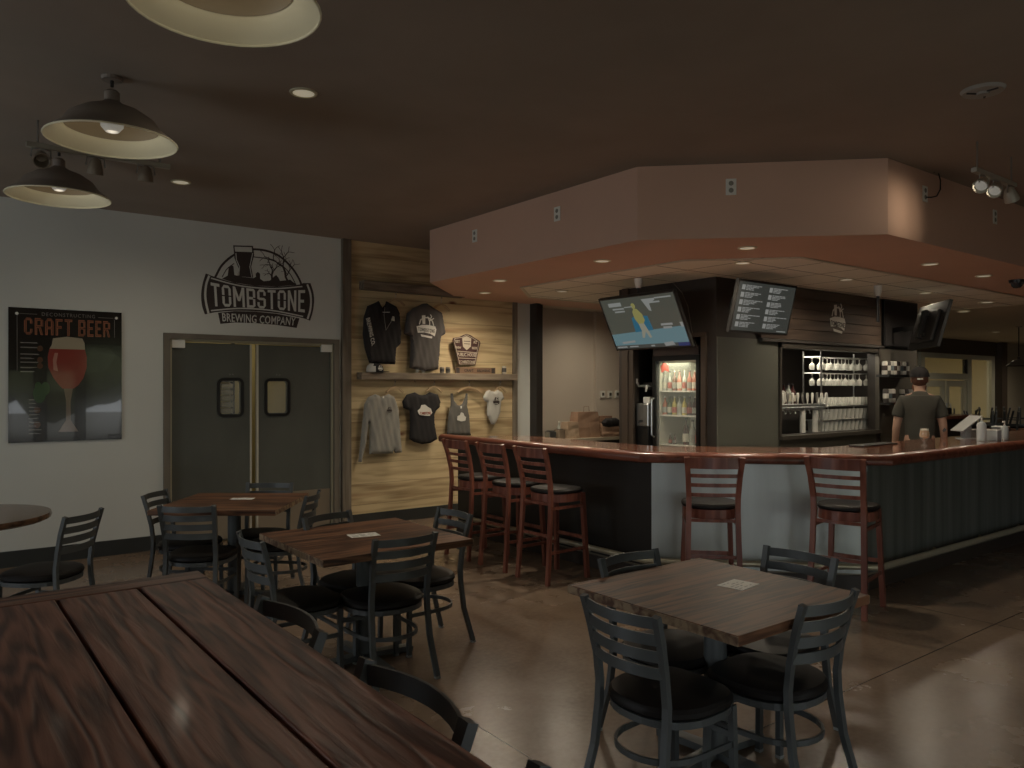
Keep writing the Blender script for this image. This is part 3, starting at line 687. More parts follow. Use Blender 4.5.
def along(P, s):
    for a, b_ in zip(P, P[1:]):
        L = math.dist(a, b_)
        if s <= L: return (a[0] + (b_[0] - a[0]) * s / L, a[1] + (b_[1] - a[1]) * s / L), ((b_[0] - a[0]) / L, (b_[1] - a[1]) / L)
        s -= L
    return None, None
for k in range(11):
    p_, d_ = along(FR, .25 + k * .92)
    if not p_: break
    nx, ny = -d_[1], d_[0]; bm = bmesh.new()
    tube(bm, [(p_[0] - OX + nx * .12, p_[1] - OY + ny * .12, .16), (p_[0] - OX + nx * .06, p_[1] - OY + ny * .06, .165), (p_[0] - OX, p_[1] - OY, .185)], .012, 8)
    lathe(bm, [(0, 0), (.032, 0), (.032, .01), (.0, .012)], 12, Matrix.Translation((p_[0] - OX + nx * .122, p_[1] - OY + ny * .122, .16)) @ Vector((-nx, -ny, 0)).to_track_quat('Z', 'Y').to_matrix().to_4x4())
    link('bracket', bm, M_brass, foot)
# under-bar return at the wall end
# ================================================================== SEATING
def slat(bm, w, z, h, y0, bow, th=.007, n=8):
    """curved slat between posts; bows towards -y"""
    pts = [(-w / 2 + w * k / n, y0 - bow * (1 - (2 * k / n - 1) ** 2), z) for k in range(n + 1)]
    sweep(bm, pts, rect(th, h), up=(0, 0, 1)); return bm
def seat_outline(w, d, k=28, back_pow=2.3):
    pts = []
    for i in range(k):
        a = 2 * PI * i / k; c, s = math.cos(a), math.sin(a)
        e = 2 / (3.2 if s > 0 else back_pow)
        pts.append((w / 2 * abs(c) ** e * (1 if c >= 0 else -1), d / 2 * abs(s) ** e * (1 if s >= 0 else -1)))
    return pts
def pad(bm, outline, cy, z0, h):
    rings = []
    for f, z in ((.93, 0), (1.0, .25), (1.0, .6), (.95, .88), (.80, 1.0), (.4, 1.05)):
        rings.append([bm.verts.new((x * f, y * f + cy, z0 + z * h)) for x, y in outline])
    for a, b_ in zip(rings, rings[1:]):
        for k in range(len(a)): bm.faces.new((a[k], a[(k + 1) % len(a)], b_[(k + 1) % len(a)], b_[k]))
    bm.faces.new(rings[0][::-1]); bm.faces.new(rings[-1]); return bm
def metal_chair(name, H, seat_z, label, cat, group):
    """ladder-back chair, origin on the floor under the seat, facing +y"""
    t = empty(name, (0, 0, 0), 0, label, cat, group)
    O = seat_outline(.43, .42); zt = seat_z - .045
    link('seat', pad(bmesh.new(), O, 0, zt, .048), M_vinyl, t, smooth=True)
    bm = bmesh.new(); sweep(bm, [(x * .93, y * .93, zt - .014) for x, y in O], rect(.02, .026), closed=True, up=(0, 0, 1)); link('seat_frame', bm, M_black_metal, t)
    for s in (-1, 1):
        bm = sweep(bmesh.new(), [(s * .172, .165, zt - .01), (s * .178, .172, .012)], rect(.024, .024))
        lg = link('leg', bm, M_black_metal, t); link('glide', BX(s * .178 - .013, s * .178 + .013, .159, .185, 0, .012), M_rubber, lg)
        pts = [(s * .183, -.275, .012), (s * .172, -.215, seat_z * .5), (s * .168, -.196, seat_z * .85), (s * .167, -.192, seat_z + .02), (s * .168, -.205, seat_z + .13), (s * .176, -.232, seat_z + .25), (s * .180, -.262, H)]
        bm = sweep(bmesh.new(), pts, rect(.022, .028), up=(1, 0, 0)); lg = link('back_post', bm, M_black_metal, t)
        link('glide', BX(s * .183 - .013, s * .183 + .013, -.289, -.262, 0, .012), M_rubber, lg)
    top = H - .026
    for k in range(4):
        z = top - k * .062; f = (z - seat_z) / (H - seat_z)
        y0 = -.192 - .07 * f ** 1.5
        link('slat', slat(bmesh.new(), .35, z, .040, y0, .045), M_black_metal, t, smooth=True)
    zr = .235 if seat_z < .6 else .33
    pts = []
    for k in range(13):
        a = PI * k / 12; pts.append((.172 * math.cos(a), -.205 * abs(math.sin(a)) ** .8 - .0, zr))
    pts = [(.174, .165, zr)] + pts + [(-.174, .165, zr)]
    link('stretcher', sweep(bmesh.new(), pts, rect(.010, .022), up=(0, 0, 1)), M_black_metal, t)
    link('stretcher', sweep(bmesh.new(), [(-.175, .17, zr + .03), (.175, .17, zr + .03)], rect(.010, .022), up=(0, 0, 1)), M_black_metal, t)
    return t
G_CH = 'charcoal ladder-back dining chairs'
def place(src, used, bx, by, ang, label, group, back=.255):
    """bx, by: the middle of the top of the back; ang: facing direction in degrees; .262 = top of back behind the seat centre"""
    o = src if not used else copy_tree(src)
    a = math.radians(ang); o.location = (bx + back * math.cos(a), by + back * math.sin(a), 0); o.rotation_euler = (0, 0, a - PI / 2)
    o['label'] = label; o['group'] = group
    return o
ch = metal_chair('dining_chair', .787, .435, 'x', 'chair', G_CH)
CH = [
    (1.895, 1.875, 0, 'charcoal ladder-back chair at near left of the nearest square table, back fully visible'),
    (2.56, 1.50, 90, 'charcoal ladder-back chair at the near right side of the nearest square table'),
    (2.515, 2.425, -90, 'charcoal chair tucked behind the nearest square table, only top rail showing at left'),
    (3.15, 1.99, 180, 'charcoal chair tucked behind the nearest square table, in front of the right bar stool'),
    (1.93, 3.40, 90, 'charcoal ladder-back chair in front of the middle square table, back to the viewer'),
    (1.31, 3.85, 0, 'charcoal ladder-back chair at left side of the middle square table'),
    (2.55, 3.91, 180, 'charcoal ladder-back chair at right side of the middle square table, near the red stools'),
    (1.90, 4.26, -72, 'charcoal chair behind the middle square table, pale top rail catching light'),
    (1.335, 5.11, 52.6, 'charcoal ladder-back chair in front of the far square table by the double door'),
    (1.325, 5.88, -38, 'charcoal chair at left end of the far square table against the white wall'),
    (2.16, 5.92, -127, 'charcoal chair behind the far square table in front of the door leaves'),
    (2.19, 5.17, 142, 'charcoal chair at right end of the far square table, seen side on'),
    (.77, 5.19, 138, 'charcoal chair beside the round table at left edge, cut off by the plank table'),
]
K = 1.0545
for i, (x, y, a, lb) in enumerate(CH): place(ch, i, x * K, y * K, a, lb, G_CH)
bc = metal_chair('counter_chair', 1.03, .70, 'x', 'chair', 'counter-height chairs tucked along the plank table')
for i, (y, lb) in enumerate(((1.80, 'dark counter-height chair at the plank table side, farthest from the viewer'), (1.22, 'dark counter-height chair at the plank table side with its curved top rail fully visible'), (.68, 'dark counter-height chair at the bottom edge, only its post tip showing'))):
    place(bc, i, .70, y, 180, lb, 'counter-height chairs tucked along the plank table')

def bar_stool(name, label, group):
    t = empty(name, (0, 0, 0), 0, label, 'bar stool', group); W = M_red_wood; sz = .742
    link('seat', pad(bmesh.new(), seat_outline(.40, .39), 0, sz - .035, .042), M_vinyl, t, smooth=True)
    O = seat_outline(.40, .39); bm = bmesh.new(); sweep(bm, [(x * .92, y * .92, sz - .068) for x, y in O], rect(.02, .065), closed=True, up=(0, 0, 1)); link('apron', bm, W, t)
    for s in (-1, 1):
        bm = sweep(bmesh.new(), [(s * .160, .158, sz - .04), (s * .185, .19, 0)], rect(.034, .034)); link('leg', bm, W, t)
        pts = [(s * .185, -.25, 0), (s * .180, -.232, .22), (s * .172, -.210, .5), (s * .168, -.200, .70), (s * .168, -.207, .80), (s * .176, -.240, .95), (s * .188, -.285, 1.085)]
        link('leg', sweep(bmesh.new(), pts, rect(.026, .036), up=(1, 0, 0)), W, t)
    link('top_rail', slat(bmesh.new(), .355, 1.043, .078, -.262, .03, .016), W, t, smooth=True)
    for z in (.952, .885, .815): 
        f = (z - .74) / .345; link('slat', slat(bmesh.new(), .335, z, .026, -.197 - .085 * f ** 1.35 + .004, .022, .011), W, t, smooth=True)
    for s in (-1, 1):
        for z, in ((.25,), (.60,)): 
            link('rung', sweep(bmesh.new(), [(s * (.183 - z * .02), .188 - z * .038, z), (s * .176, -.222 + z * .04, z)], rect(.014, .024), up=(0, 0, 1)), W, t)
    link('rung', sweep(bmesh.new(), [(-.178, .176, .33), (.178, .176, .33)], rect(.016, .03), up=(0, 0, 1)), W, t)
    link('rung', sweep(bmesh.new(), [(-.176, -.206, .38), (.176, -.206, .38)], rect(.014, .024), up=(0, 0, 1)), W, t)
    link('rung', slat(bmesh.new(), .335, .635, .022, -.196, .02, .012), W, t, smooth=True)
    return t
st = bar_stool('bar_stool', 'x', 'red wooden bar stools along the bar')
ST = [(3.90, 4.87, 2, 'red wooden bar stool with black seat, nearest of three at the black bar side'),
      (3.90, 5.42, 0, 'red wooden bar stool with black seat, middle of three at the black bar side'),
      (3.90, 5.97, 0, 'red wooden bar stool with black seat, farthest one, beside the pine wall'),
      (4.36, 3.40, 45, 'red wooden bar stool seen from behind, left one at the pale zinc bar front'),
      (4.97, 2.87, 12, 'red wooden bar stool turned slightly, at the right corner of the zinc bar front')]
for i, (x, y, a, lb) in enumerate(ST): place(st, i, x, y, a, lb, 'red wooden bar stools along the bar', .28)

# ---------------------------------------------------------------- square dining tables
m_butcher = wood('dark_butcher_block', (0.048, 0.021, 0.012), (0.22, 0.105, 0.055), 'x', 1.8, 0.46, plank=('y', 0.055), coat=0.0, bump=0.05, contrast=(0.32, 0.66))
m_edge = wood('worn_table_edge', (0.10, 0.05, 0.03), (0.33, 0.24, 0.15), 'x', 1.2, 0.5)
def card_bm(w, d, z):
    return BX(-w / 2, w / 2, -d / 2, d / 2, z, z + .0015)
def square_table(cx, cy, rz, S, label):
    S *= K; t = empty('dining_table', (cx * K, cy * K, 0), rz, label, 'table', 'square butcher-block dining tables')
    h = S / 2; link('tabletop', BX(-h, h, -h, h, .677, .715), m_butcher, t, bevel=.003)
    link('edge_band', BX(-h - .003, -h + .002, -h, h, .679, .712), m_edge, t); link('edge_band', BX(h - .002, h + .003, -h, h, .679, .712), m_edge, t)
    link('column', lathe(bmesh.new(), [(.048, .03), (.048, .655)], 20), M_black_metal, t, smooth=True)
    bm = BX(-.2, .2, -.03, .03, .655, .677); box(bm, -.03, .03, -.2, .2, .654, .6765); link('spider', bm, M_black_metal, t)
    bm = bmesh.new()
    for a in (0, PI / 2): 
        sweep(bm, [(-.30 * math.cos(a), -.30 * math.sin(a), .018), (-.05 * math.cos(a), -.05 * math.sin(a), .035), (.05 * math.cos(a), .05 * math.sin(a), .035), (.30 * math.cos(a), .30 * math.sin(a), .018)], rect(.065, .03), up=(0, 0, 1))
    link('base', bm, M_black_metal, t)
    return t
m_card = mat('white_card', (0.85, 0.85, 0.80), 0.5)
def menu_card(cx, cy, rz, w, d, label, rows=True):
    t = empty('menu_card', (cx * K, cy * K, .7155), rz, label, 'card', 'cards lying on the square tables')
    link('sheet', BX(-w / 2, w / 2, -d / 2, d / 2, 0, .0015), m_card, t)
    bm = bmesh.new(); r_ = random.Random(3)
    for k in range(5):
        for j in range(3):
            if r_.random() < .8:
                x0 = -w * .42 + j * w * .29; box(bm, x0, x0 + w * r_.uniform(.1, .24), -d * .36 + k * d * .17, -d * .36 + k * d * .17 + d * .05, .0015, .0019)
    link('print', bm, mat('grey_print', (0.40, 0.40, 0.38), 0.6), t)
    return t
square_table(2.53, 1.97, 0, .83, 'dark butcher-block square table nearest the viewer at right, four chairs around')
square_table(1.925, 3.84, 0, .85, 'dark butcher-block square table in the middle, pale worn front edge')
square_table(1.78, 5.58, math.radians(-37.4), .84, 'dark butcher-block square table far back by the double door')
menu_card(2.665, 1.96, math.radians(8), .15, .12, 'white printed card on the nearest square table')
menu_card(1.93, 3.86, math.radians(-10), .17, .11, 'white card on the middle square table')
menu_card(1.86, 5.65, math.radians(-37), .17, .09, 'cream card on the far square table')
# ---------------------------------------------------------------- round table at left
rt = empty('round_table', (.18, 6.31, -.045), 0, 'dark round wooden table cut by the left edge of the photo', 'table')
link('tabletop', lathe(bmesh.new(), [(.0, .71), (.53, .71), (.555, .722), (.56, .74), (.555, .757), (.0, .76)], 48), wood('dark_round_top', (0.05, 0.026, 0.016), (0.17, 0.095, 0.055), 'x', .9, .25, coat=.4, bump=.02), rt, smooth=True)
link('column', lathe(bmesh.new(), [(.045, .06), (.045, .71)], 16), M_black_metal, rt, smooth=True)
link('base', lathe(bmesh.new(), [(0, .045), (.26, .045), (.26, .06), (.08, .085), (0, .09)], 28), M_black_metal, rt, smooth=True)
# ---------------------------------------------------------------- plank high table in the foreground
pt = empty('plank_table', (.1, 1.0, 0), 0, 'tall reddish plank table with gaps between boards filling the lower left foreground', 'table')
m_plank = wood('red_brown_douglas_fir', (0.080, 0.022, 0.014), (0.36, 0.150, 0.098), 'y', 1.6, 0.40, coat=0.05, bump=.6, contrast=(.30, .72), ring=.17, rings=70)
m_plank_x = wood('red_brown_douglas_fir_end', (0.09, 0.036, 0.025), (0.30, 0.145, 0.10), 'x', 1.6, 0.42, bump=.5, contrast=(.34, .68), ring=.16)
TX0, TX1, TY1, TZ = -.50, .605, 2.20, 1.07
edges = [TX1 - .001]
for w in (.170, .177, .180, .178, .182, .180): edges.append(edges[-1] - w)
for i in range(6):
    a, c = edges[i + 1], edges[i]; o = link('plank', BX(a - .1 + .0035, c - .1 - .0035, -.35 - 1, TY1 - .098 - 1, TZ - .038, TZ - .0012 * (i % 2)), m_plank, pt, bevel=.004)
    o['label'] = None or 'long board'
    del o['label']
link('breadboard_end', BX(edges[-1] - .1, TX1 - .1, TY1 - .094 - 1, TY1 - 1, TZ - .038, TZ), m_plank_x, pt, bevel=.004)
bm = BX(edges[-1] + .06 - .1, TX1 - .06 - .1, -.25 - 1, TY1 - .08 - 1, TZ - .13, TZ - .039); link('apron', bm, m_plank, pt)
for x in (TX1 - .12 - .1, edges[-1] + .12 - .1):
    for y in (TY1 - .16 - 1, -.2 - 1): link('leg', BX(x - .045, x + .045, y - .045, y + .045, 0, TZ - .13), m_plank, pt)

# ================================================================== WALL LOGO
Wy = NORTH
lg = empty('wall_logo', (2.82, NORTH, 2.45), 0, 'large dark brewery logo with beer glass and bare trees lettered TOMBSTONE above the double door', 'logo')
C6 = crop(180, 230, 6.4)
def LW(pts):        # logo points on the wall, local to the logo
    return [(x - 2.82, z - 2.45) for x, z in on_wall(C6(pts), NORTH)]
def curve(pts, k=6):
    """smooth line through points (Catmull-Rom)"""
    P = [Vector(p) for p in pts]; P = [P[0] * 2 - P[1]] + P + [P[-1] * 2 - P[-2]]; out = []
    for i in range(1, len(P) - 2):
        for j in range(k):
            t_ = j / k; a, b_, c, d = P[i - 1:i + 3]
            out.append(tuple(0.5 * (2 * b_ + (c - a) * t_ + (2 * a - 5 * b_ + 4 * c - d) * t_ ** 2 + (3 * b_ - a - 3 * c + d) * t_ ** 3)))
    out.append(tuple(P[-2])); return out
S_ = 8.05 / F / 6.4 * 1.02          # metres per drawing unit
bm = bmesh.new()
ban = curve([(165, 278), (222, 300), (350, 338), (480, 356), (620, 362), (745, 352), (790, 340)]) + [(835, 340)] + curve([(835, 342), (852, 395), (858, 450), (850, 520), (832, 580)]) + curve([(830, 580), (790, 565), (700, 545), (600, 530), (480, 520), (350, 517), (250, 524), (205, 530)]) + [(160, 540)] + curve([(158, 538), (141, 485), (135, 420), (143, 350), (163, 282)])
wall_poly(bm, LW(ban), 0, .002)
link('banner', bm, M_ink, lg)
bm = bmesh.new()
for pts, w in (([(185, 296), (168, 345), (161, 410), (167, 470), (181, 530)], 13), ([(815, 352), (832, 400), (838, 455), (832, 515), (817, 566)], 13), ([(200, 309), (350, 350), (480, 369), (620, 375), (780, 362)], 8), ([(200, 516), (350, 503), (480, 505), (620, 520), (785, 553)], 8)):
    bm = bmesh.new(); wall_stroke(bm, LW(curve(pts)), w * S_, -.002, .001); link('banner_line', bm, M_wall, lg)
def band_map(bl, br, tr, tl, sag_t=0, sag_b=0, Y=-.002):
    q = [LW([p])[0] for p in (bl, br, tr, tl)]
    def f(u, v, d):
        bx, bz = q[0][0] * (1 - u) + q[1][0] * u, q[0][1] * (1 - u) + q[1][1] * u
        tx, tz = q[3][0] * (1 - u) + q[2][0] * u, q[3][1] * (1 - u) + q[2][1] * u
        s = 4 * u * (1 - u); bz += s * sag_b; tz += s * sag_t
        return (bx + (tx - bx) * v, Y - d, bz + (tz - bz) * v)
    return f
bm = block_text('TOMBSTONE', band_map((205, 488), (798, 528), (800, 384), (195, 335), -.032, .012))
link('name_lettering', bm, M_wall, lg)
bm = bmesh.new(); wall_poly(bm, LW([(243, 530), (350, 519), (480, 522), (620, 536), (764, 566), (746, 627), (620, 608), (480, 596), (350, 592), (258, 601)]), 0, .0015); low = link('lower_banner', bm, M_ink, lg)
bm = text_bm('BREWING COMPANY', band_map((272, 585), (735, 612), (742, 560), (268, 530), 0, .0), 0.012, .001, 1.05); link('lower_lettering', bm, M_wall, low)
bm = bmesh.new()
wall_stroke(bm, LW(curve([(226, 300), (268, 226), (335, 166), (410, 132), (480, 124), (560, 135), (640, 170), (710, 235), (755, 300), (778, 352)])), 13 * S_, 0)
wall_stroke(bm, LW(curve([(470, 172), (560, 185), (640, 218), (700, 276), (742, 350)])), 6 * S_, 0, .0015)
wall_stroke(bm, LW(curve([(270, 300), (300, 250), (345, 215)])), 5 * S_, 0, .0015)
link('arch', bm, M_ink, lg)
bm = bmesh.new(); wall_poly(bm, LW([(340, 98), (466, 102), (474, 160), (455, 235), (468, 305), (368, 296), (377, 250), (348, 180)]), -.002, .001); gl = link('glass_outline', bm, M_ink, lg)
bm = bmesh.new(); wall_poly(bm, LW([(348, 107), (458, 110), (461, 142), (352, 138)]), -.003, .001); link('foam', bm, M_wall, gl)
bm = bmesh.new(); wall_stroke(bm, LW([(357, 150), (360, 190), (380, 235), (375, 290)]), 5 * S_, -.003, .001); wall_stroke(bm, LW([(464, 150), (446, 235), (458, 300)]), 5 * S_, -.003, .001); link('glass_gleam', bm, M_wall, gl)
bm = bmesh.new(); wall_poly(bm, LW([(268, 312), (305, 292), (312, 240), (325, 224), (342, 232), (348, 288), (400, 300), (470, 308), (486, 300), (484, 280), (498, 268), (512, 280), (512, 312), (535, 328), (575, 324), (600, 300), (615, 288), (630, 305), (640, 326), (680, 322), (705, 318), (747, 352), (620, 362), (480, 356), (350, 338)]), 0, .0012); link('ground_silhouette', bm, M_ink, lg)
bm = bmesh.new()
rt_ = random.Random(11)
def branch(x, y, ang, L, w, dep):
    pts = [(x, y)]
    for k in range(3):
        ang += rt_.uniform(-.35, .35); x += L / 3 * math.cos(ang); y += L / 3 * math.sin(ang); pts.append((x, y))
    wall_stroke(bm, LW(pts), w * S_, 0, .0012)
    if dep:
        for s in (-1, 1): branch(x, y, ang + s * rt_.uniform(.35, .8), L * rt_.uniform(.62, .85), w * .62, dep - 1)
        mx_, my_ = pts[1]; branch(mx_, my_, ang + rt_.choice((-1, 1)) * rt_.uniform(.7, 1.1), L * .55, w * .5, dep - 1)
branch(590, 328, -PI / 2 - .05, 62, 12, 3); branch(690, 330, -PI / 2 - .1, 100, 13, 3)
link('bare_trees', bm, M_ink, lg)

# ================================================================== POSTER
PX0, PX1, PZ0, PZ1 = .613, 1.508, 1.082, 2.267
po = empty('poster', ((PX0 + PX1) / 2, NORTH - .002, (PZ0 + PZ1) / 2), 0, 'glossy dark framed CRAFT BEER poster with a red beer glass on the left wall', 'poster')
W_, H_ = PX1 - PX0, PZ1 - PZ0
def PP(pts): return [((u - .5) * W_, (.5 - v) * H_) for u, v in pts]
m_post_bg = mat('poster_black', (0.016, 0.013, 0.012), 0.12, spec=.4, coat=.45)
MATS['poster_black'].node_tree.nodes['Principled BSDF'].inputs['Coat Roughness'].default_value = 0.02
def gloss(nm, c): 
    m = mat(nm, c, 0.1, coat=.45); m.node_tree.nodes['Principled BSDF'].inputs['Coat Roughness'].default_value = 0.02; return m
link('sheet', BX(-W_ / 2, W_ / 2, -.012, 0, -H_ / 2, H_ / 2), m_post_bg, po)
def ppoly(nm, polys, m, lay=1, par=None):
    bm = bmesh.new()
    for p in polys: wall_poly(bm, PP(p), -.0118 - lay * .0004, .0004)
    return link(nm, bm, m, par or po)
def ptext(nm, s, u0, u1, v0, v1, m, lay=1, bold=0, sp=1.0):
    f = quad_map(*[((x), -.0118 - lay * .0004, z) for x, z in PP([(u0, v1), (u1, v1), (u1, v0), (u0, v0)])], (0, -1, 0))
    return link(nm, text_bm(s, f, bold, .0003, sp), m, po)
ptext('small_title_lettering', 'DECONSTRUCTING', .28, .75, .028, .055, gloss('poster_grey_ink', (0.20, 0.19, 0.17)), 1, 0, 1.25)
m_or = gloss('poster_copper_ink', (0.30, 0.115, 0.06))
for s, u0, u1 in (('CRAFT', .13, .545), ('BEER', .60, .89)):
    f_ = quad_map(*[(x, -.0122, z) for x, z in PP([(u0, .198), (u1, .198), (u1, .073), (u0, .073)])], (0, -1, 0)); link('title_lettering', block_text(s, f_, .30, .15, .26, .0004), m_or, po)
    f_ = quad_map(*[(x, -.0128, z) for x, z in PP([(u0 + .008, .192), (u1 - .006, .192), (u1 - .006, .079), (u0 + .008, .079)])], (0, -1, 0)); link('title_inline', block_text(s, f_, .13, .06, .44, .0003), gloss('poster_dark_copper', (0.12, 0.055, 0.035)), po)
def blob(cu, cv, ru, rv, k=28, pw=1.0, cut=None):
    return [(cu + ru * math.cos(2 * PI * i / k), cv + rv * math.sin(2 * PI * i / k)) for i in range(k)]
ppoly('beer_body', [[(.345, .30), (.33, .36), (.335, .44), (.38, .52), (.43, .575), (.46, .60), (.56, .60), (.60, .575), (.645, .52), (.675, .44), (.675, .36), (.66, .30)]], gloss('poster_red', (0.24, 0.040, 0.03)))
ppoly('beer_highlight', [[(.39, .33), (.375, .38), (.38, .46), (.42, .47), (.405, .40), (.42, .33)]], gloss('poster_pink', (0.42, 0.20, 0.15)), 2)
ppoly('foam', [[(.375, .22), (.365, .27), (.345, .30), (.66, .30), (.655, .25), (.635, .215), (.50, .205)]], gloss('poster_foam', (0.36, 0.31, 0.22)), 1)
ppoly('glass_stem', [[(.47, .60), (.49, .70), (.49, .84), (.42, .93), (.60, .93), (.53, .84), (.53, .70), (.55, .60)]], gloss('poster_stem', (0.16, 0.11, 0.08)), 1)
ppoly('green_hops', [blob(.26, .64, .055, .07), blob(.31, .60, .04, .05), blob(.25, .58, .03, .03)], gloss('poster_green', (0.035, 0.075, 0.03)), 1)
pr = random.Random(5); bars = []
for v in (.255, .29, .34, .37, .40, .44, .47): 
    bars.append([(.10, v), (.10 + pr.uniform(.08, .17), v), (.10 + pr.uniform(.08, .17), v + .008), (.10, v + .008)])
for v in [.68 + k * .028 for k in range(10)]: bars.append([(.17, v), (.17 + pr.uniform(.05, .11), v), (.17 + pr.uniform(.05, .11), v + .007), (.17, v + .007)])
ppoly('fine_print', bars, gloss('poster_grey_ink', (0, 0, 0)), 1)
for q_ in [blob(.265, y, .025, .022) for y in (.30, .385, .43)] + [blob(.24, y, .03, .025) for y in (.76, .87)]: ppoly('ingredient_picture', [q_], gloss('poster_brown', (0.10, 0.05, 0.03)), 1)
ppoly('border_line', [[(.07, .05), (.074, .05), (.074, .47), (.07, .47)], [(.93, .06), (.934, .06), (.934, .20), (.93, .20)], [(.09, .043), (.24, .043), (.24, .046), (.09, .046)], [(.78, .046), (.92, .046), (.92, .049), (.78, .049)]], gloss('poster_grey_ink', (0, 0, 0)), 1)
for u in (.07, .95):
    x, z = PP([(u, .045)])[0]; link('fixing_stud', lathe(bmesh.new(), [(0, .010), (.012, .006), (.013, 0)], 14, Matrix.Translation((x, -.012, z)) @ Matrix.Rotation(PI / 2, 4, 'X')), M_white, po)

# ================================================================== SHELVES, SHIRTS
m_beam = wood('rough_grey_brown_beam', (0.11, 0.085, 0.06), (0.25, 0.20, 0.145), 'x', 1.0, 0.7, bump=.3)
for (x0, x1, z0, z1, lb) in ((3.94, 5.30, 2.665, 2.765, 'rough grey-brown beam shelf high on the pine wall, running under the soffit'), (3.91, 6.11, 1.655, 1.735, 'rough grey-brown beam shelf across the pine wall holding cap and small goods')):
    s_ = empty('wall_shelf', ((x0 + x1) / 2, NORTH - .022, z0), 0, lb, 'shelf'); hw = (x1 - x0) / 2
    link('board', BX(-hw, hw, -.125, 0, 0, z1 - z0), m_beam, s_, bevel=.004)
    hooks = (4.37, 4.99) if z0 > 2 else (4.36, 4.89, 5.39, 5.87, 4.62)
    for hx in hooks:
        bm = bmesh.new(); x = hx - (x0 + x1) / 2
        tube(bm, [(x, -.07, .002), (x, -.07, -.02), (x, -.085, -.03), (x, -.09, -.018)], .003, 6); link('hook', bm, M_black, s_)
GY = NORTH - .092
def hanger(cx, z, w, label):
    t = empty('clothes_hanger', (cx, GY, z), 0, label, 'hanger', 'wooden hangers on the pine wall')
    bm = bmesh.new(); sweep(bm, [(-w / 2, .0, -.085), (-w / 4, 0, -.035), (0, 0, -.012), (w / 4, 0, -.035), (w / 2, 0, -.085)], rect(.016, .022)); link('shoulder_bar', bm, mat('pale_hanger_wood', (0.42, 0.30, 0.17), 0.5), t)
    link('wire_hook', tube(bmesh.new(), [(0, 0, -.01), (0, 0, .05), (.012, 0, .07), (.006, 0, .088), (-.008, 0, .084)], .0025, 6), M_steel, t)
def garment(name, label, cat, pts, m, thick=.035, folds=.005, seed=0, parts=(), step=.018):
    P = on_wall(pts, GY); cx = sum(p[0] for p in P) / len(P); cz = min(p[1] for p in P)
    t = empty(name, (cx, GY, cz), 0, label, cat, 'clothes hanging on the pine wall')
    loc = [(x - cx, z - cz) for x, z in P]
    link('cloth', garment_bm(loc, -.006, thick, folds, seed, step), m, t, smooth=True)
    tr = lambda q: [(x - cx, z - cz) for x, z in on_wall(q, GY)]
    for fn in parts: fn(t, tr, -.006 - thick - folds * 1.8)
    return t
A5 = crop(350, 270, 5.91); A3 = crop(340, 230, 2.56); A7 = crop(350, 370, 4.8); A6 = crop(430, 290, 5.12)
m_blk_cloth = mat('black_cotton', (0.014, 0.012, 0.012), 0.85)
m_char = mat('charcoal_cotton', (0.075, 0.066, 0.060), 0.85)
m_heather = mat('heather_grey_cotton', (0.25, 0.24, 0.21), 0.9, noise=((40, 40, 9), .08))
m_tank = mat('heather_charcoal', (0.115, 0.108, 0.095), 0.9)
m_baby = mat('light_heather_cotton', (0.40, 0.39, 0.35), 0.9)
def print_emblem(px, py, w, C, m=None, name='print'):
    def fn(t, tr, Y):
        x, z = tr(C([(px, py)]))[0]; bm = bmesh.new(); emblem(bm, x, z, w, Y, .001); e_ = link(name, bm, m or M_paint_light, t)
        if w > .2: link('print_lettering', block_text('TOMBSTONE', lambda u, v, d: (x - w * .42 + u * w * .84, Y - .0015 - d, z - w * (.22 - .16 * v) - u * w * .06), .28, .16, .3), m_char, e_)
    return fn
def strokes(name, C, lines, w, m):
    def fn(t, tr, Y):
        bm = bmesh.new()
        for ln in lines: wall_stroke(bm, tr(C(ln)), w, Y, .001)
        link(name, bm, m, t)
    return fn
def patch(name, C, poly, m, dy=0):
    def fn(t, tr, Y):
        link(name, wall_poly(bmesh.new(), tr(C(poly)), Y - dy, .001), m, t)
    return fn
def label_text(name, C, s, bl, br, tr_, tl, m, bold=0, dy=.001, sp=1.0):
    def fn(t, tr, Y):
        q = [tr(C([p]))[0] for p in (bl, br, tr_, tl)]
        link(name, text_bm(s, quad_map(*[(a, Y - dy, c) for a, c in q], (0, -1, 0)), bold, .001, sp), m, t)
    return fn
hanger(4.37, 2.60, .24, 'hanger holding the black quarter-zip top'); hanger(4.99, 2.58, .24, 'hanger holding the charcoal shirt'); 
hanger(4.36, 1.59, .22, 'hanger holding the grey long-sleeved shirt'); hanger(4.89, 1.595, .22, 'hanger holding the fitted black tee'); hanger(5.40, 1.59, .36, 'hanger holding the tank top'); hanger(5.87, 1.59, .18, 'hanger holding the baby bodysuit')
garment('zip_top', 'black long-sleeved quarter-zip top with BREWING CO. down the sleeve', 'shirt', A5([(150, 192), (168, 182), (176, 205), (190, 222), (205, 207), (212, 184), (228, 192), (268, 214), (288, 255), (301, 370), (294, 440), (272, 462), (266, 558), (112, 549), (100, 515), (84, 462), (73, 382), (78, 282), (100, 214)]), m_blk_cloth, .05, .005, 1, (
    strokes('zip', A5, [[(190, 222), (185, 270), (196, 358)], [(196, 358), (228, 305), (242, 280)]], .004, M_steel), strokes('inner_label', A5, [[(178, 252), (218, 252)]], .006, M_white),
    patch('chest_badge', A5, [(226, 300), (236, 275), (246, 278), (248, 305)], M_paint_light),
    label_text('sleeve_lettering', A5, 'BREWING CO.', (78, 290), (112, 452), (134, 440), (102, 282), M_paint_light, .03)))
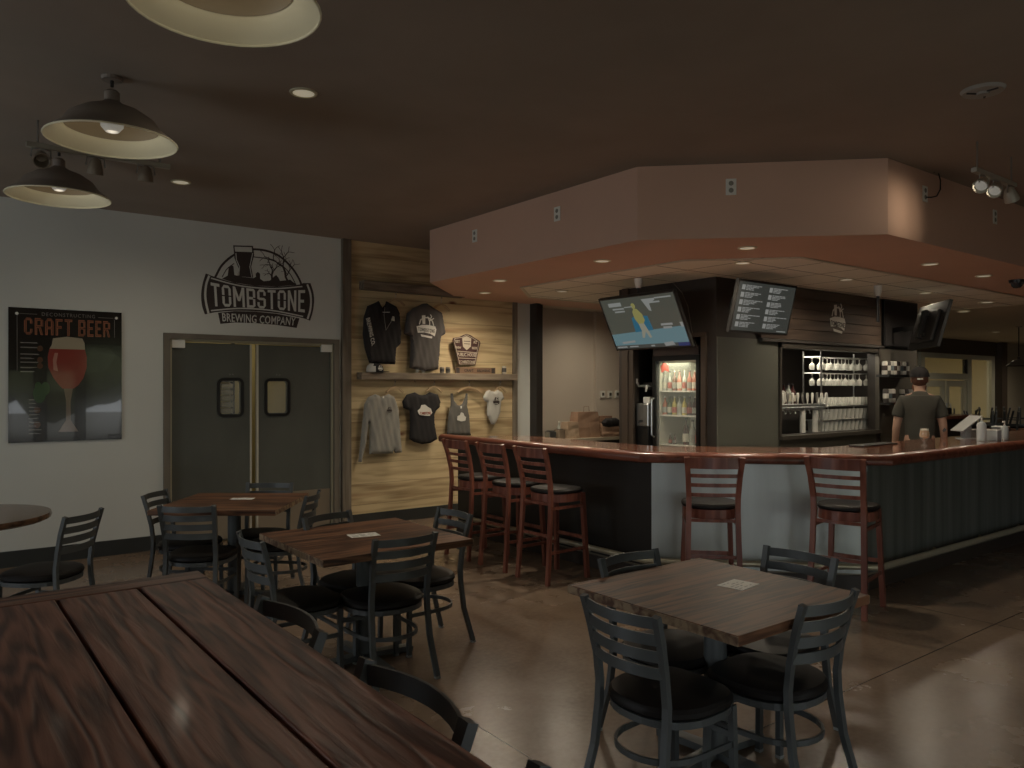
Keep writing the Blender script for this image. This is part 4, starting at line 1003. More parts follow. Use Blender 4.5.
garment('work_shirt', 'charcoal short-sleeved shirt with large pale logo on its back', 'shirt', A3([(185, 201), (210, 189), (222, 188), (240, 200), (260, 212), (269, 266), (257, 273), (254, 300), (250, 357), (215, 362), (177, 353), (180, 290), (178, 272), (162, 266), (170, 214)]), m_char, .05, .006, 2.2, (print_emblem(435, 335, .27, A5),))
garment('long_sleeve_shirt', 'heather grey long-sleeved shirt hanging below the shelf', 'shirt', A7([(120, 116), (150, 128), (185, 115), (212, 130), (232, 190), (238, 280), (249, 395), (215, 398), (209, 385), (205, 400), (90, 404), (92, 300), (88, 250), (78, 340), (55, 442), (38, 442), (45, 380), (58, 250), (67, 165), (85, 130)]), m_heather, .035, .006, .5, (print_emblem(179, 190, .065, A7, M_ink), patch('neck_label', A7, [(147, 124), (153, 124), (153, 134), (147, 134)], M_white)))
garment('fitted_tee', 'black fitted t-shirt with rounded hem and white and red emblem', 'shirt', A7([(310, 107), (330, 118), (345, 121), (362, 118), (380, 106), (420, 118), (432, 150), (430, 178), (410, 195), (403, 210), (405, 265), (418, 332), (385, 350), (345, 356), (305, 345), (283, 332), (287, 250), (284, 195), (255, 182), (249, 152), (270, 118)]), m_blk_cloth, .035, .004, 3, (
    patch('emblem_back', A7, [(322, 215), (315, 195), (328, 182), (332, 168), (350, 166), (365, 178), (378, 185), (385, 205), (372, 220), (345, 218)], M_paint_light), label_text('emblem_lettering', A7, 'TOMBSTONE', (322, 214), (378, 214), (376, 200), (324, 200), mat('shirt_red_ink', (0.30, 0.07, 0.04), .7), .03, .002)))
garment('tank_top', 'heather charcoal tank top with a white emblem, hem behind the bar', 'shirt', A6([(103, 530), (114, 528), (122, 566), (138, 588), (150, 592), (164, 582), (178, 545), (181, 528), (192, 530), (188, 590), (200, 650), (206, 744), (84, 744), (92, 640), (104, 590)]), m_tank, .03, .006, 4, (patch('emblem', A6, [(128, 665), (130, 645), (142, 640), (148, 625), (160, 630), (166, 645), (174, 650), (170, 668), (150, 672)], M_paint_light), patch('neck_label', A6, [(145, 594), (152, 594), (152, 606), (145, 606)], M_white)))
garment('baby_bodysuit', 'small pale grey baby bodysuit with dark emblem', 'shirt', A6([(285, 520), (300, 511), (312, 518), (328, 520), (345, 511), (368, 526), (379, 555), (362, 570), (358, 620), (345, 660), (330, 688), (312, 688), (300, 660), (290, 640), (291, 575), (277, 568), (270, 550)]), m_baby, .03, .003, 5, (print_emblem(330, 568, .10, A6, M_ink),), .014)

# badge sign and shelf goods
SY = NORTH - .10
sg = empty('badge_sign', (5.33, SY, 1.736), 0, 'dark badge-shaped PUBLIC HOUSE sign standing on the pine wall shelf', 'sign')
def SP(pts): return [(x - 5.33, z - 1.736) for x, z in on_wall(A6(pts), SY)]
bm = wall_poly(bmesh.new(), SP([(115, 258), (118, 245), (150, 240), (165, 232), (185, 225), (207, 232), (220, 242), (252, 262), (256, 272), (243, 320), (230, 383), (145, 384), (128, 310)]), 0, .012); link('board', bm, mat('sign_maroon', (0.06, 0.022, 0.018), .5), sg)
bm = bmesh.new()
wall_stroke(bm, SP([(120, 262), (125, 248), (160, 243), (185, 230), (210, 243), (248, 268), (238, 318), (226, 378), (149, 379), (133, 312), (120, 262)]), .006, -.012, .001)
for a, c in (((137, 313), (240, 322)), ((142, 348), (232, 352))): wall_stroke(bm, SP([a, c]), .008, -.012, .001)
link('sign_lines', bm, mat('sign_cream', (0.50, 0.44, 0.34), .5), sg)
bm = wall_poly(bmesh.new(), SP([(162, 245), (185, 236), (208, 248), (206, 290), (185, 308), (166, 290)]), -.012, .0015); link('centre_shield', bm, MATS['sign_cream'], sg)
def stext(s, bl, br, tr_, tl, m, bold=.03, Y=-.0125, nm='lettering'):
    q = [SP([p])[0] for p in (bl, br, tr_, tl)]; return link(nm, text_bm(s, quad_map(*[(a, Y, c) for a, c in q], (0, -1, 0)), bold, .001), m, sg)
stext('PUBLIC HOUSE', (138, 339), (234, 343), (236, 324), (135, 320), MATS['sign_cream'])
stext('TOMBSTONE', (145, 374), (226, 376), (228, 362), (144, 360), MATS['sign_cream'])
stext('EST', (128, 270), (150, 272), (150, 258), (126, 256), MATS['sign_cream']); stext('AZ', (218, 274), (236, 276), (238, 262), (218, 260), MATS['sign_cream'])
stext('BREW', (129, 300), (156, 301), (156, 290), (127, 288), MATS['sign_cream']); stext('BEER', (212, 303), (238, 305), (240, 292), (212, 291), MATS['sign_cream'])
bm = bmesh.new(); wall_stroke(bm, SP([(170, 262), (202, 264)]), .008, -.0135, .001); wall_stroke(bm, SP([(172, 275), (200, 277)]), .008, -.0135, .001); link('shield_mark', bm, M_ink, sg)
def can(name, x, z, r, h, m, label, cat, group=None, band=None, y=None):
    t = empty(name, (x, y or SY, z), 0, label, cat, group)
    link('body', lathe(bmesh.new(), [(0, 0), (r * .93, 0), (r, r * .15), (r, h * .93), (r * .88, h), (0, h)], 18), m, t, smooth=True)
    if band: link('printed_band', lathe(bmesh.new(), [(r + .0008, h * .25), (r + .0008, h * .75)], 18), band, t, smooth=True)
    return t
can('tin', 5.08, 1.736, .028, .075, mat('grey_tin', (0.25, 0.22, 0.17), .4, .5), 'small grey tin left of the badge sign, nearest its left edge', 'tin', None, m_char)
can('tin', 4.995, 1.736, .026, .075, MATS['grey_tin'], 'small grey tin farther left of the badge sign', 'tin', None, m_char)
pk = empty('plank_sign', (5.46, SY - .03, 1.736), 0, 'long low wooden plank sign with dark lettering in front of the badge sign', 'sign')
link('board', BX(-.30, .30, -.012, 0, 0, .075), mat('plank_sign_wood', (0.20, 0.12, 0.07), .6), pk)
for s, a, c in (('CRAFT', -.17, -.03), ('BREWING', .02, .22)): link('lettering', text_bm(s, lambda u, v, d: (a + (c - a) * u, -.0125 - d, .02 + v * .035), .03, .001), M_ink, pk)
link('end_block', BX(-.29, -.24, -.014, 0, .005, .07), M_ink, pk); link('end_block', BX(.24, .29, -.014, 0, .005, .07), M_ink, pk)
def shot(x, label): 
    t = link('shot_glass', lathe(bmesh.new(), [(0, 0), (.02, 0), (.027, .11), (.024, .11), (.018, .01), (0, .01)], 16), M_glass, smooth=True, loc=(x, SY, 1.736)); tag(t, label, 'glass')
shot(4.655, 'small clear glass on the pine shelf, next to the cap, left of a pair'); shot(4.735, 'small clear glass on the pine shelf, right of a pair beside the charcoal shirt')
can('jar', 5.93, 1.736, .028, .10, mat('pale_jar', (0.40, 0.36, 0.28), .4), 'small pale jar at the right end of the pine shelf', 'jar', None, m_char)
cp = empty('trucker_cap', (4.10, SY, 1.736), 0, 'black and white trucker cap with emblem on the left end of the shelf', 'cap')
bm = bmesh.new(); lathe(bm, [(.085, 0), (.088, .03), (.078, .07), (.05, .098), (0, .108)], 20); bmesh.ops.scale(bm, vec=(1.15, 1, 1), verts=bm.verts)
link('crown', bm, m_blk_cloth, cp, smooth=True)
bm = bmesh.new(); pts = [(.07, -.07), (.13, -.06), (.175, -.02), (.185, .01), (.17, .045), (.12, .07), (.07, .07)]; prism(bm, pts, .006, .012); link('brim', bm, m_blk_cloth, cp)
bm = bmesh.new(); lathe(bm, [(.0865, .005), (.0895, .03), (.0795, .07), (.052, .098)], 20); 
bmesh.ops.delete(bm, geom=[f for f in bm.faces if f.calc_center_median().x > -.035], context='FACES'); bmesh.ops.scale(bm, vec=(1.15, 1, 1), verts=bm.verts); link('mesh_back', bm, M_paint_light, cp, smooth=True)
bm = bmesh.new(); emblem(bm, .02, .05, .06, -.092, .002); link('emblem', bm, M_paint_light, cp)

# ================================================================== CEILING FITTINGS
def pendant(name, loc, R, ceil, label, group, lit=True, m_in=None):
    x, y, z = loc; t = empty(name, loc, 0, label, 'pendant lamp', group)
    prof = [(R, 0), (R * .94, R * .07), (R * .80, R * .17), (R * .74, R * .24), (R * .66, R * .36), (R * .45, R * .50), (R * .2, R * .60), (R * .12, R * .66)]
    link('shade', lathe(bmesh.new(), prof + [(R * .12, R * .80), (R * .08, R * .84), (0, R * .84)], 48), mat('dark_bronze_shade', (0.20, 0.165, 0.135), .6), t, smooth=True)
    inn = [(r - .004 if r > .01 else r, zz - .003) for r, zz in prof]; inn[0] = (R - .001, .0005)
    link('shade_lining', lathe(bmesh.new(), inn + [(0, R * .66)], 48), M_cream if lit else M_dark, t, smooth=True)
    link('dimmed_inner_lining', lathe(bmesh.new(), [(r - .008, zz - .006) for r, zz in prof[3:7]], 40), mat('dimmed_tan_lining', (0.30, 0.245, 0.16), .5) if lit else M_dark, t, smooth=True)  # tan instead of cream: dimness of the deep dome put into the colour
    link('rim', tube(bmesh.new(), [(R * math.cos(2 * PI * k / 40), R * math.sin(2 * PI * k / 40), 0) for k in range(40)], .005, 6, True), M_cream if lit else M_dark, t)
    link('socket', lathe(bmesh.new(), [(.03, R * .42), (.03, R * .66)], 14, cap=True), M_dark, t)
    if lit: link('bulb', lathe(bmesh.new(), [(0, R * .13), (.032, R * .15), (.056, R * .24), (.058, R * .33), (.03, R * .42)], 18), M_glow, t, smooth=True)
    link('stem', lathe(bmesh.new(), [(.009, R * .9), (.009, ceil - z)], 10), M_dark, t)
    link('canopy', lathe(bmesh.new(), [(.05, ceil - z - .02), (.055, ceil - z - .001)], 20, cap=True), MATS['dark_bronze_shade'], t)
    return t
PD = 1.31
for i, (kx, ky) in enumerate(((.635, 2.07), (.622, 3.49), (.585, 4.70))):
    x, y, z = kx * PD, ky * PD, EYE + PD
    pendant('pendant_lamp', (x, y, z), .320, CEIL, ('large dome pendant lamp at the top edge, nearest of three', 'dome pendant lamp, middle of the three on the left', 'dome pendant lamp farthest left, just above the white wall')[i], 'cream-lined dome pendant lamps')
    lamp('POINT', 'pendant_lamp_light', (x, y, z + .02), .4, WARM, .05)
pendant('pendant_lamp', (15.8, 5.57, 1.95), .20, LOW, 'small unlit dark pendant lamp far away at the right edge', 'small far pendant', False)
def downlight(x, y, z, label, group, R=.075, power=5, glow=True):
    t = empty('downlight', (x, y, z), 0, label, 'downlight', group)
    link('trim_ring', lathe(bmesh.new(), [(R * .78, -.001), (R * .8, -.007), (R, -.006), (R * 1.04, 0)], 28), mat('downlight_ring', (0.62, 0.58, 0.42), .4), t, smooth=True)
    link('lens', lathe(bmesh.new(), [(0, -.004), (R * .8, -.004)], 28), M_downlight, t)
    if power: lamp('SPOT', 'downlight_light', (x, y, z - .02), power, WARM, .05, aim=(x, y, 0), angle=2.85)
downlight(1.71, 4.16, CEIL, 'downlight in the dark ceiling right of the big pendant', 'downlights in the dark ceiling', .075, 30)
downlight(1.67, 6.57, CEIL, 'smaller-looking downlight in the dark ceiling near the white wall', 'downlights in the dark ceiling', .075, 26)
DL = [((500, 280.4), 'downlight in the terracotta soffit underside above the wall end of the bar'), ((485, 292.7), 'downlight in the terracotta soffit underside nearest the pine wall'), ((602.2, 260.8), 'downlight in the soffit underside near the front left corner'), ((747.4, 247.7), 'downlight in the soffit underside above the zinc bar front'), ((930.4, 264), 'downlight in the soffit underside on the right run, nearer one'), ((983.8, 275.8), 'downlight in the soffit underside on the right run, farther one'),
      ((561.8, 290.6), 'downlight in the white ceiling tiles left of the television'), ((742.7, 262), 'downlight in the ceiling tiles just behind the soffit one'), ((846.3, 278.7), 'downlight in the ceiling tiles above the board band'), ((925.3, 292), 'downlight in the ceiling tiles above the far television'), ((987, 301.5), 'downlight in the ceiling tiles at the right edge'), ((963.6, 310.7), 'downlight in the ceiling beyond the tiles')]
for (px, py), lb in DL:
    x, y = on_z(px, py, LOW); downlight(x, y, LOW - (.007 if 'tiles' in lb else 0) - (.004 if 'beyond' in lb else 0), lb, 'downlights over the bar', .075 if x < 10.5 else .09, 14 if 'right run' in lb else 46)
# round ceiling speaker
sp_ = empty('ceiling_speaker', (4.69, 1.83, CEIL), 0, 'pale round ceiling disc fitting at upper right', 'ceiling fitting')
link('grille', lathe(bmesh.new(), [(0, -.03), (.03, -.028), (.034, -.016), (.10, -.016), (.112, 0)], 32), mat('grey_white_disc', (0.34, 0.33, 0.30), .5), sp_, smooth=True)
bm = bmesh.new()
for a in range(3): sweep(bm, [(.03 * math.cos(a * 2.1), .03 * math.sin(a * 2.1), -.019), (.085 * math.cos(a * 2.1 + .3), .085 * math.sin(a * 2.1 + .3), -.019)], rect(.01, .006))
link('vanes', bm, M_dark, sp_)
def track(name, x0, x1, y, z, heads, label, lit):
    t = empty(name, ((x0 + x1) / 2, y, z), 0, label, 'track light'); hw = (x1 - x0) / 2; cx = (x0 + x1) / 2
    link('rail', BX(-hw, hw, -.018, .018, -.012, .018), mat('pale_track', (0.42, 0.40, 0.33), .4, .3), t)
    for s in (-.85, .85): link('hanger_rod', lathe(bmesh.new(), [(.006, .018), (.006, CEIL - z)], 8, Matrix.Translation((s * hw, 0, 0))), M_steel, t)
    for hx, tilt in heads:
        x = hx - cx; M = Matrix.Translation((x, 0, -.065)) @ Matrix.Rotation(tilt, 4, 'Y' if lit else 'X')
        hd = link('lamp_head', lathe(bmesh.new(), [(.012, .05), (.03, .035), (.046, -.02), (.05, -.055), (.044, -.055), (.03, .0), (.0, .02)], 18, M), MATS['pale_track'] if lit else mat('bronze_head', (0.24, 0.20, 0.15), .4, .3), t, smooth=True)
        bm = bmesh.new(); tube(bm, [(x - .055, 0, -.07), (x - .05, 0, -.02), (x, 0, -.008), (x + .05, 0, -.02), (x + .055, 0, -.07)], .005, 6); link('yoke', bm, M_steel, hd)
        if lit: link('bulb', lathe(bmesh.new(), [(0, -.05), (.03, -.045), (.04, -.03), (0, -.02)], 16, M), M_glow, hd, smooth=True)
track('track_light', .52, 1.35, 5.59, 3.06, [(.60, -.9), (.90, .3), (1.20, .2)], 'unlit track light rail with three small heads near the left pendants', False)
track('track_light', 5.60, 6.27, 2.24, 3.02, [(5.74, .95), (5.96, .95), (6.2, -.6)], 'lit track light at the right edge washing the soffit', True)
for hx in (5.74, 5.96): lamp('SPOT', 'track_light_beam', (hx - .06, 2.25, 2.92), 3, WARM, .04, aim=(hx - .12, 2.79, 2.86), angle=1.2)
# outlets on the soffit fascia
def outlet(P, nx, ny, z, label, cord=False):
    a = math.atan2(ny, nx) + PI / 2; t = empty('wall_outlet', (P[0], P[1], z), a, label, 'outlet', 'white outlets on the terracotta soffit')
    link('plate', BX(-.038, .038, -.008, 0, -.06, .06), M_white, t, bevel=.002)
    for s in (-1, 1): link('socket', lathe(bmesh.new(), [(0, .0025), (.017, .002), (.018, 0)], 16, Matrix.Translation((0, -.008, s * .026)) @ Matrix.Rotation(PI / 2, 4, 'X')), mat('socket_grey', (0.25, 0.24, 0.20), .5), t)
    return t
for px, py, lb in ((475, 236, 'white outlet on the left soffit face, farther from the corner'), (557.5, 214, 'white outlet on the left soffit face, nearer the corner')):
    y, z = on_x(px, py, 4.27); outlet((4.27, y), -1, 0, z, lb)
s2 = 1 / math.sqrt(2)
# front face: x + y = 8.32
px, py = 731, 187; tt = (px - 512) / F; d = 8.32 / (VX + VY * tt + VY - VX * tt); outlet((d * (VX + VY * tt), d * (VY - VX * tt)), -s2, -s2, EYE + (387 - py) / F * d, 'white outlet on the front soffit face above the zinc bar')
for px, py, lb in ((924.5, 194, 'white outlet on the right soffit face with a black cord plugged in'), (994.5, 217, 'white outlet on the right soffit face below the lit track light')):
    x, z = on_y(px, py, 2.79); outlet((x, 2.79), 0, -1, z, lb)
    if px < 950:
        k = tube(bmesh.new(), curve3([(0, -.012, -.02), (.05, -.04, -.025), (.16, -.06, .02), (.20, -.05, .14), (.13, -.04, .24), (.04, -.03, CEIL - z)]) if False else [(0, -.010, -.026), (.03, -.035, -.028), (.10, -.045, -.01), (.16, -.045, .05), (.175, -.04, .12), (.14, -.035, .20), (.09, -.03, CEIL - z)], .005, 8); c_ = link('power_cord', k, M_black, loc=(x, 2.79, z), smooth=True); tag(c_, 'black cord looping from the soffit outlet up to the dark ceiling', 'cord')
# dome camera under the soffit
x, y = on_z(1017, 280, LOW); dc = empty('dome_camera', (x, y, LOW), 0, 'small black dome security camera under the soffit at the right edge', 'camera')
link('base', lathe(bmesh.new(), [(0, -.03), (.07, -.03), (.075, 0)], 24), M_black, dc, smooth=True); link('dome', lathe(bmesh.new(), [(0, -.085), (.03, -.08), (.05, -.06), (.058, -.03)], 24), mat('smoked_dome', (0.05, 0.05, 0.05), .08), dc, smooth=True)

# ================================================================== TELEVISIONS
def frame_axes(tl, tr, bl):
    tl, tr, bl = Vector(tl), Vector(tr), Vector(bl); X = (tr - tl); W = X.length; X.normalize(); Z = (tl - bl); H = Z.length; Z.normalize(); Yv = Z.cross(X).normalized()
    c = tl + X * W / 2 - Z * H / 2
    M = Matrix((X, Yv, Z)).transposed().to_4x4(); M.translation = c; return M, W, H       # local -y looks out of the screen
def tv(name, tl, tr, bl, label, cat='television'):
    M, W, H = frame_axes(tl, tr, bl); t = empty(name, (0, 0, 0), 0, label, cat); t.matrix_world = M
    link('bezel', BX(-W / 2, W / 2, .0, .035, -H / 2, H / 2), mat('satin_black', (0.016, 0.015, 0.014), .55), t, bevel=.004)
    link('rear_housing', BX(-W * .36, W * .36, .035, .075, -H * .38, H * .30), MATS['satin_black'], t, bevel=.01)
    return t, W, H
def spoly(bm, pts, W, H, lay, b=.022):
    return wall_poly(bm, [((u - .5) * (W - 2 * b), (.5 - v) * (H - 2 * b)) for u, v in pts], -.0006 * lay, .0006)
def em(nm, c, s=.33): return mat(nm, (0.02, 0.02, 0.02), .25, emit=c, es=s)
t, W, H = tv('television', (5.70, 5.96, 2.497), (5.70, 4.92, 2.497), (5.98, 5.96, 1.958), 'large tilted television showing a golf broadcast, hung left of the black core')
def scr(nm, polys, m, lay): 
    bm = bmesh.new()
    for p in polys: spoly(bm, p, W, H, lay)
    return link(nm, bm, m, t)
scr('screen', [[(0, 0), (1, 0), (1, 1), (0, 1)]], em('tv_backdrop', (0.115, 0.125, 0.10)), 1)
scr('picture_floor', [[(0, .70), (1, .62), (1, .93), (0, .93)]], em('tv_blue_floor', (0.19, 0.34, 0.38)), 2)
scr('picture_glow', [[(.35, .68), (.36, .40), (.42, .36), (.58, .38), (.60, .66)]], em('tv_blue', (0.03, 0.20, 0.32)), 3)
scr('picture_player', [[(.40, .28), (.43, .22), (.47, .23), (.52, .34), (.53, .46), (.50, .52), (.43, .52), (.40, .42)], blob(.435, .17, .028, .055)], em('tv_yellow', (0.42, 0.40, 0.14)), 4)
scr('picture_player_legs', [[(.43, .52), (.50, .50), (.53, .66), (.55, .80), (.52, .81), (.49, .68), (.45, .80), (.42, .80), (.44, .66)]], em('tv_cream', (0.42, 0.42, 0.33)), 4)
scr('ticker', [[(0, .93), (1, .93), (1, 1), (0, 1)]], em('tv_ticker', (0.09, 0.10, 0.09)), 2)
scr('ticker_flag', [[(.86, .93), (1, .93), (1, 1), (.86, 1)]], em('tv_navy', (0.03, 0.05, 0.18)), 3)
wh = [[(.10, .075), (.28, .075), (.28, .15), (.10, .15)], [(.14, .185), (.30, .185), (.30, .215), (.14, .215)], [(.31, .17), (.42, .17), (.42, .19), (.31, .19)], [(.16, .24), (.30, .24), (.30, .27), (.16, .27)], [(.57, .06), (.75, .06), (.74, .10), (.66, .16), (.66, .30), (.63, .28)], [(.67, .12), (.80, .12), (.80, .15), (.67, .15)], [(.75, .05), (.96, .05), (.96, .075), (.75, .075)], [(.72, .55), (.87, .55), (.87, .59), (.72, .59)], [(.74, .61), (.85, .61), (.85, .65), (.74, .65)], [(.02, .95), (.16, .95), (.16, .98), (.02, .98)], [(.20, .95), (.32, .95), (.32, .975), (.20, .975)], [(.50, .95), (.55, .95), (.55, .98), (.50, .98)], [(.68, .92), (.80, .90), (.82, .97), (.69, .99)], [(.11, .86), (.30, .84), (.30, .88), (.12, .90)], [(.96, .55), (1, .55), (1, .64), (.97, .64)]]
for q_ in wh: scr('on_screen_text', [q_], em('tv_white', (0.40, 0.42, 0.40)), 5)
mt = empty('television_mount', (5.765, 5.44, LOW), 0, 'white cupped ceiling plate and black pole above the left television', 'mount')
link('ceiling_cup', lathe(bmesh.new(), [(.042, 0), (.040, -.05), (.026, -.10), (0, -.10)], 20), mat('bright_white', (.85, .84, .78), .5), mt, smooth=True); link('pole', lathe(bmesh.new(), [(.016, -.10), (.016, -.25)], 12, cap=True), M_black, mt); bm = BX(-.016, .12, -.1, .1, -.27, -.235); link('bracket', bm, M_black, mt)
t, W, H = tv('menu_board', (5.93, 4.35, 2.562), (6.86, 4.35, 2.562), (5.93, 4.465, 2.077), 'tilted screen listing two columns of beers above the olive panel', 'menu board')
scr('screen', [[(0, 0), (1, 0), (1, 1), (0, 1)]], em('menu_ground', (0.075, 0.08, 0.07)), 1)
wh = []; pr = random.Random(9)
for c0 in (.05, .53):
    for k in range(6):
        v = .06 + k * .152
        if c0 > .5 and k == 5: v += .0
        wh.append([(c0, v), (c0 + .055, v), (c0 + .055, v + .10), (c0, v + .10)])
        for j in range(4):
            L = pr.uniform(.20, .34) * (1, .72, .62, .5)[j]; x0 = c0 + .07
            while L > .03:
                wlen = min(L, pr.uniform(.03, .085)); wh.append([(x0, v + j * .029), (x0 + wlen, v + j * .029), (x0 + wlen, v + j * .029 + .017), (x0, v + j * .029 + .017)]); x0 += wlen + .008; L -= wlen + .008
wh.append([(.80, .955), (.97, .955), (.97, .975), (.80, .975)])
scr('menu_text', wh[:len(wh) // 2], em('menu_white', (0.46, 0.46, 0.43)), 2); scr('menu_text', wh[len(wh) // 2:], em('menu_white', (0, 0, 0)), 2)
link('mount_arm', BX(-.06, .06, .075, .36, -.05, .05), MATS['satin_black'], t)
t, W, H = tv('television', (8.70, 3.68, 2.50), (9.46, 4.35, 2.50), (8.62, 3.78, 2.00), 'tilted television seen from behind, mounted beyond the bartender')

link('screen', spoly(bmesh.new(), [(0, 0), (1, 0), (1, 1), (0, 1)], W, H, 1), em('tv_far', (0.25, 0.27, 0.28), .3), t)
bm = BX(-.05, .05, .075, .12, -.16, .16); box(bm, -.14, .14, .075, .09, .1, .13); box(bm, -.14, .14, .075, .09, -.13, -.10); link('wall_plate', bm, mat('mount_grey', (0.06, 0.06, 0.055), .4, .5), t)
ar = empty('television_mount', (9.72, CY0, 2.28), 0, 'black swing arm mount on the core behind the far television', 'mount')
link('back_plate', BX(-.11, .11, -.03, -.002, -.22, .22), M_black, ar)
bm = bmesh.new(); sweep(bm, [(0, -.03, .0), (-.16, -.24, .0), (-.42, -.66, -.03)], rect(.03, .06), up=(0, 0, 1)); link('arm', bm, M_black, ar)
bx_ = empty('speaker_box', (9.9, CY0, 2.36), 0, 'large flat black cabinet high on the core right of the board band', 'cabinet'); link('cabinet', BX(-.42, .45, -.05, -.016, -.29, .30), M_black, bx_, bevel=.005); link('front_cloth', BX(-.40, .43, -.054, -.05, -.27, .28), m_blk_cloth, bx_)
cc = empty('ceiling_cup_mount', (*on_z(878, 285, LOW), LOW), 0, 'white cupped ceiling fitting with black pole above the board band end', 'mount'); link('cup', lathe(bmesh.new(), [(.042, 0), (.040, -.06), (.026, -.12), (0, -.12)], 20), M_white, cc, smooth=True); link('pole', lathe(bmesh.new(), [(.016, -.12), (.016, -.40)], 12, cap=True), M_black, cc)
wr = tube(bmesh.new(), [(6.262, 5.42, 2.66), (6.262, 5.30, 2.55), (6.262, 5.22, 2.40), (6.262, 5.17, 2.15), (6.262, 5.10, 1.97)], .003, 6); bmesh.ops.translate(wr, verts=wr.verts, vec=(-6.262, -5.42, -2.2)); w_ = link('cable', wr, mat('grey_cable', (0.16, 0.14, 0.11), .5), loc=(6.262, 5.42, 2.2)); tag(w_, 'thin grey cable hanging down the black wall right of the left television', 'cable')

# ================================================================== GLASS-DOOR FRIDGE in the core's doorway
fr = empty('beverage_fridge', (6.36, 5.455, 0), 0, 'black glass-door fridge with lit shelves of bottles in the dark doorway', 'fridge')
m_in = mat('fridge_white_lining', (0.62, 0.62, 0.52), .5)
bm = BX(.02, .60, -.32, -.29, 0, 2.0); box(bm, .02, .60, .29, .32, 0, 2.0); box(bm, .02, .60, -.29, .29, 1.86, 2.0); box(bm, .02, .60, -.29, .29, 0, .14); box(bm, .57, .60, -.29, .29, .14, 1.86); link('cabinet', bm, M_black, fr)
bm = BX(.05, .569, -.289, -.275, .141, 1.859); box(bm, .05, .569, .275, .289, .141, 1.859); box(bm, .555, .569, -.275, .275, .141, 1.859); box(bm, .05, .555, -.275, .275, 1.845, 1.859); link('lining', bm, m_in, fr)
bm = BX(-.02, .018, -.32, -.275, .1, 1.90); box(bm, -.02, .018, .275, .32, .1, 1.90); box(bm, -.02, .018, -.275, .275, 1.85, 1.90); box(bm, -.02, .018, -.275, .275, .1, .16)
dr = link('door', bm, M_black, fr); link('pane', BX(-.004, 0, -.275, .275, .16, 1.85), glass_mat('fridge_glass', (.6, .65, .6), .12), dr)
link('handle', tube(bmesh.new(), [(-.02, .297, 1.45), (-.055, .297, 1.43), (-.055, .297, 1.05), (-.02, .297, 1.03)], .010, 8), M_steel, dr)
link('header', BX(-.018, .02, -.31, .31, 1.905, 2.0), mat('fridge_header', (0.05, 0.035, 0.03), .4), fr)
SHZ = (1.53, 1.27, .955)
for z in SHZ: link('shelf', BX(.04, .54, -.272, .272, z - .014, z), M_white, fr)
link('sticker', wall_poly(bmesh.new(), [(0, 0), (.05, .03), (.10, .01), (.09, .08), (.03, .12), (-.02, .07)], 0, .001), mat('red_sticker', (0.35, 0.08, 0.06), .5), dr, loc=(-.0055, .20, 1.72), rot=(0, 0, -PI / 2))
lamp('AREA', 'fridge_light', (6.40, 5.455, 1.835), 3.2, (1, .92, .68), .35, aim=(6.62, 5.455, 1.0))
def bottle(name, x, y, z, r, h, m, lab_m, cap_m, label, group):
    t = empty(name, (x, y, z), 0, label, 'bottle', group)
    link('glass', lathe(bmesh.new(), [(0, 0), (r, .002), (r, h * .52), (r * .8, h * .64), (r * .36, h * .76), (r * .34, h * .96), (0, h * .96)], 14), m, t, smooth=True)
    link('paper_label', lathe(bmesh.new(), [(r + .0006, h * .12), (r + .0006, h * .42)], 14), lab_m, t, smooth=True)
    link('cap', lathe(bmesh.new(), [(r * .4, h * .93), (r * .4, h), (0, h)], 12), cap_m, t)
    return t
colr = [('amber_glass', (0.12, 0.04, 0.015)), ('green_glass', (0.03, 0.07, 0.025)), ('pink_drink', (0.45, 0.16, 0.10)), ('yellow_drink', (0.45, 0.38, 0.10)), ('clear_drink', (0.40, 0.42, 0.36)), ('dark_wine', (0.05, 0.012, 0.012)), ('orange_drink', (0.42, 0.17, 0.05))]
labc = [('bottle_cream_label', (0.55, 0.52, 0.42)), ('bottle_grey_label', (0.30, 0.30, 0.26)), ('bottle_red_label', (0.35, 0.07, 0.05))]
LM = [mat(n_, c_, .6) for n_, c_ in labc]; CM = [mat(n_, c_, .12, coat=.5) for n_, c_ in colr]; cn = [n_.replace('_', ' ') for n_, _ in colr]
rows = [(0, [4, 4, 0, 2, 4, 2, 2, 4], .215, .027, 'top'), (1, [2, 1, 3, 4, 3, 5, 5, 4], .20, .029, 'middle'), (2, [5, 5], .11, .02, 'bottom left')]
ordn = ['first', 'second', 'third', 'fourth', 'fifth', 'sixth', 'seventh', 'eighth', 'ninth', 'tenth', 'eleventh', 'twelfth']
for ri, cs, h, r, wd in rows:
    for i, c_ in enumerate(cs):
        y = 5.455 + .245 - i * .068 if ri < 2 else 5.455 + .17 - i * .06
        bottle('bottle', 6.46, y, SHZ[ri], r, h, CM[c_], LM[(i * 2 + ri) % 3], M_black if i % 2 else M_white, f'{cn[c_]} bottle on the {wd} fridge shelf, {ordn[i]} from the left', 'bottles in the fridge')
for i, (c_, h, r) in enumerate(((5, .29, .036), (4, .27, .038), (0, .28, .038))):
    bottle('bottle', 6.47, 5.455 - .04 - i * .085, SHZ[2], r, h, CM[c_], LM[i % 3], M_black, f'tall {cn[c_]} bottle, {ordn[i]} of three at the right of the bottom fridge shelf', 'bottles in the fridge')
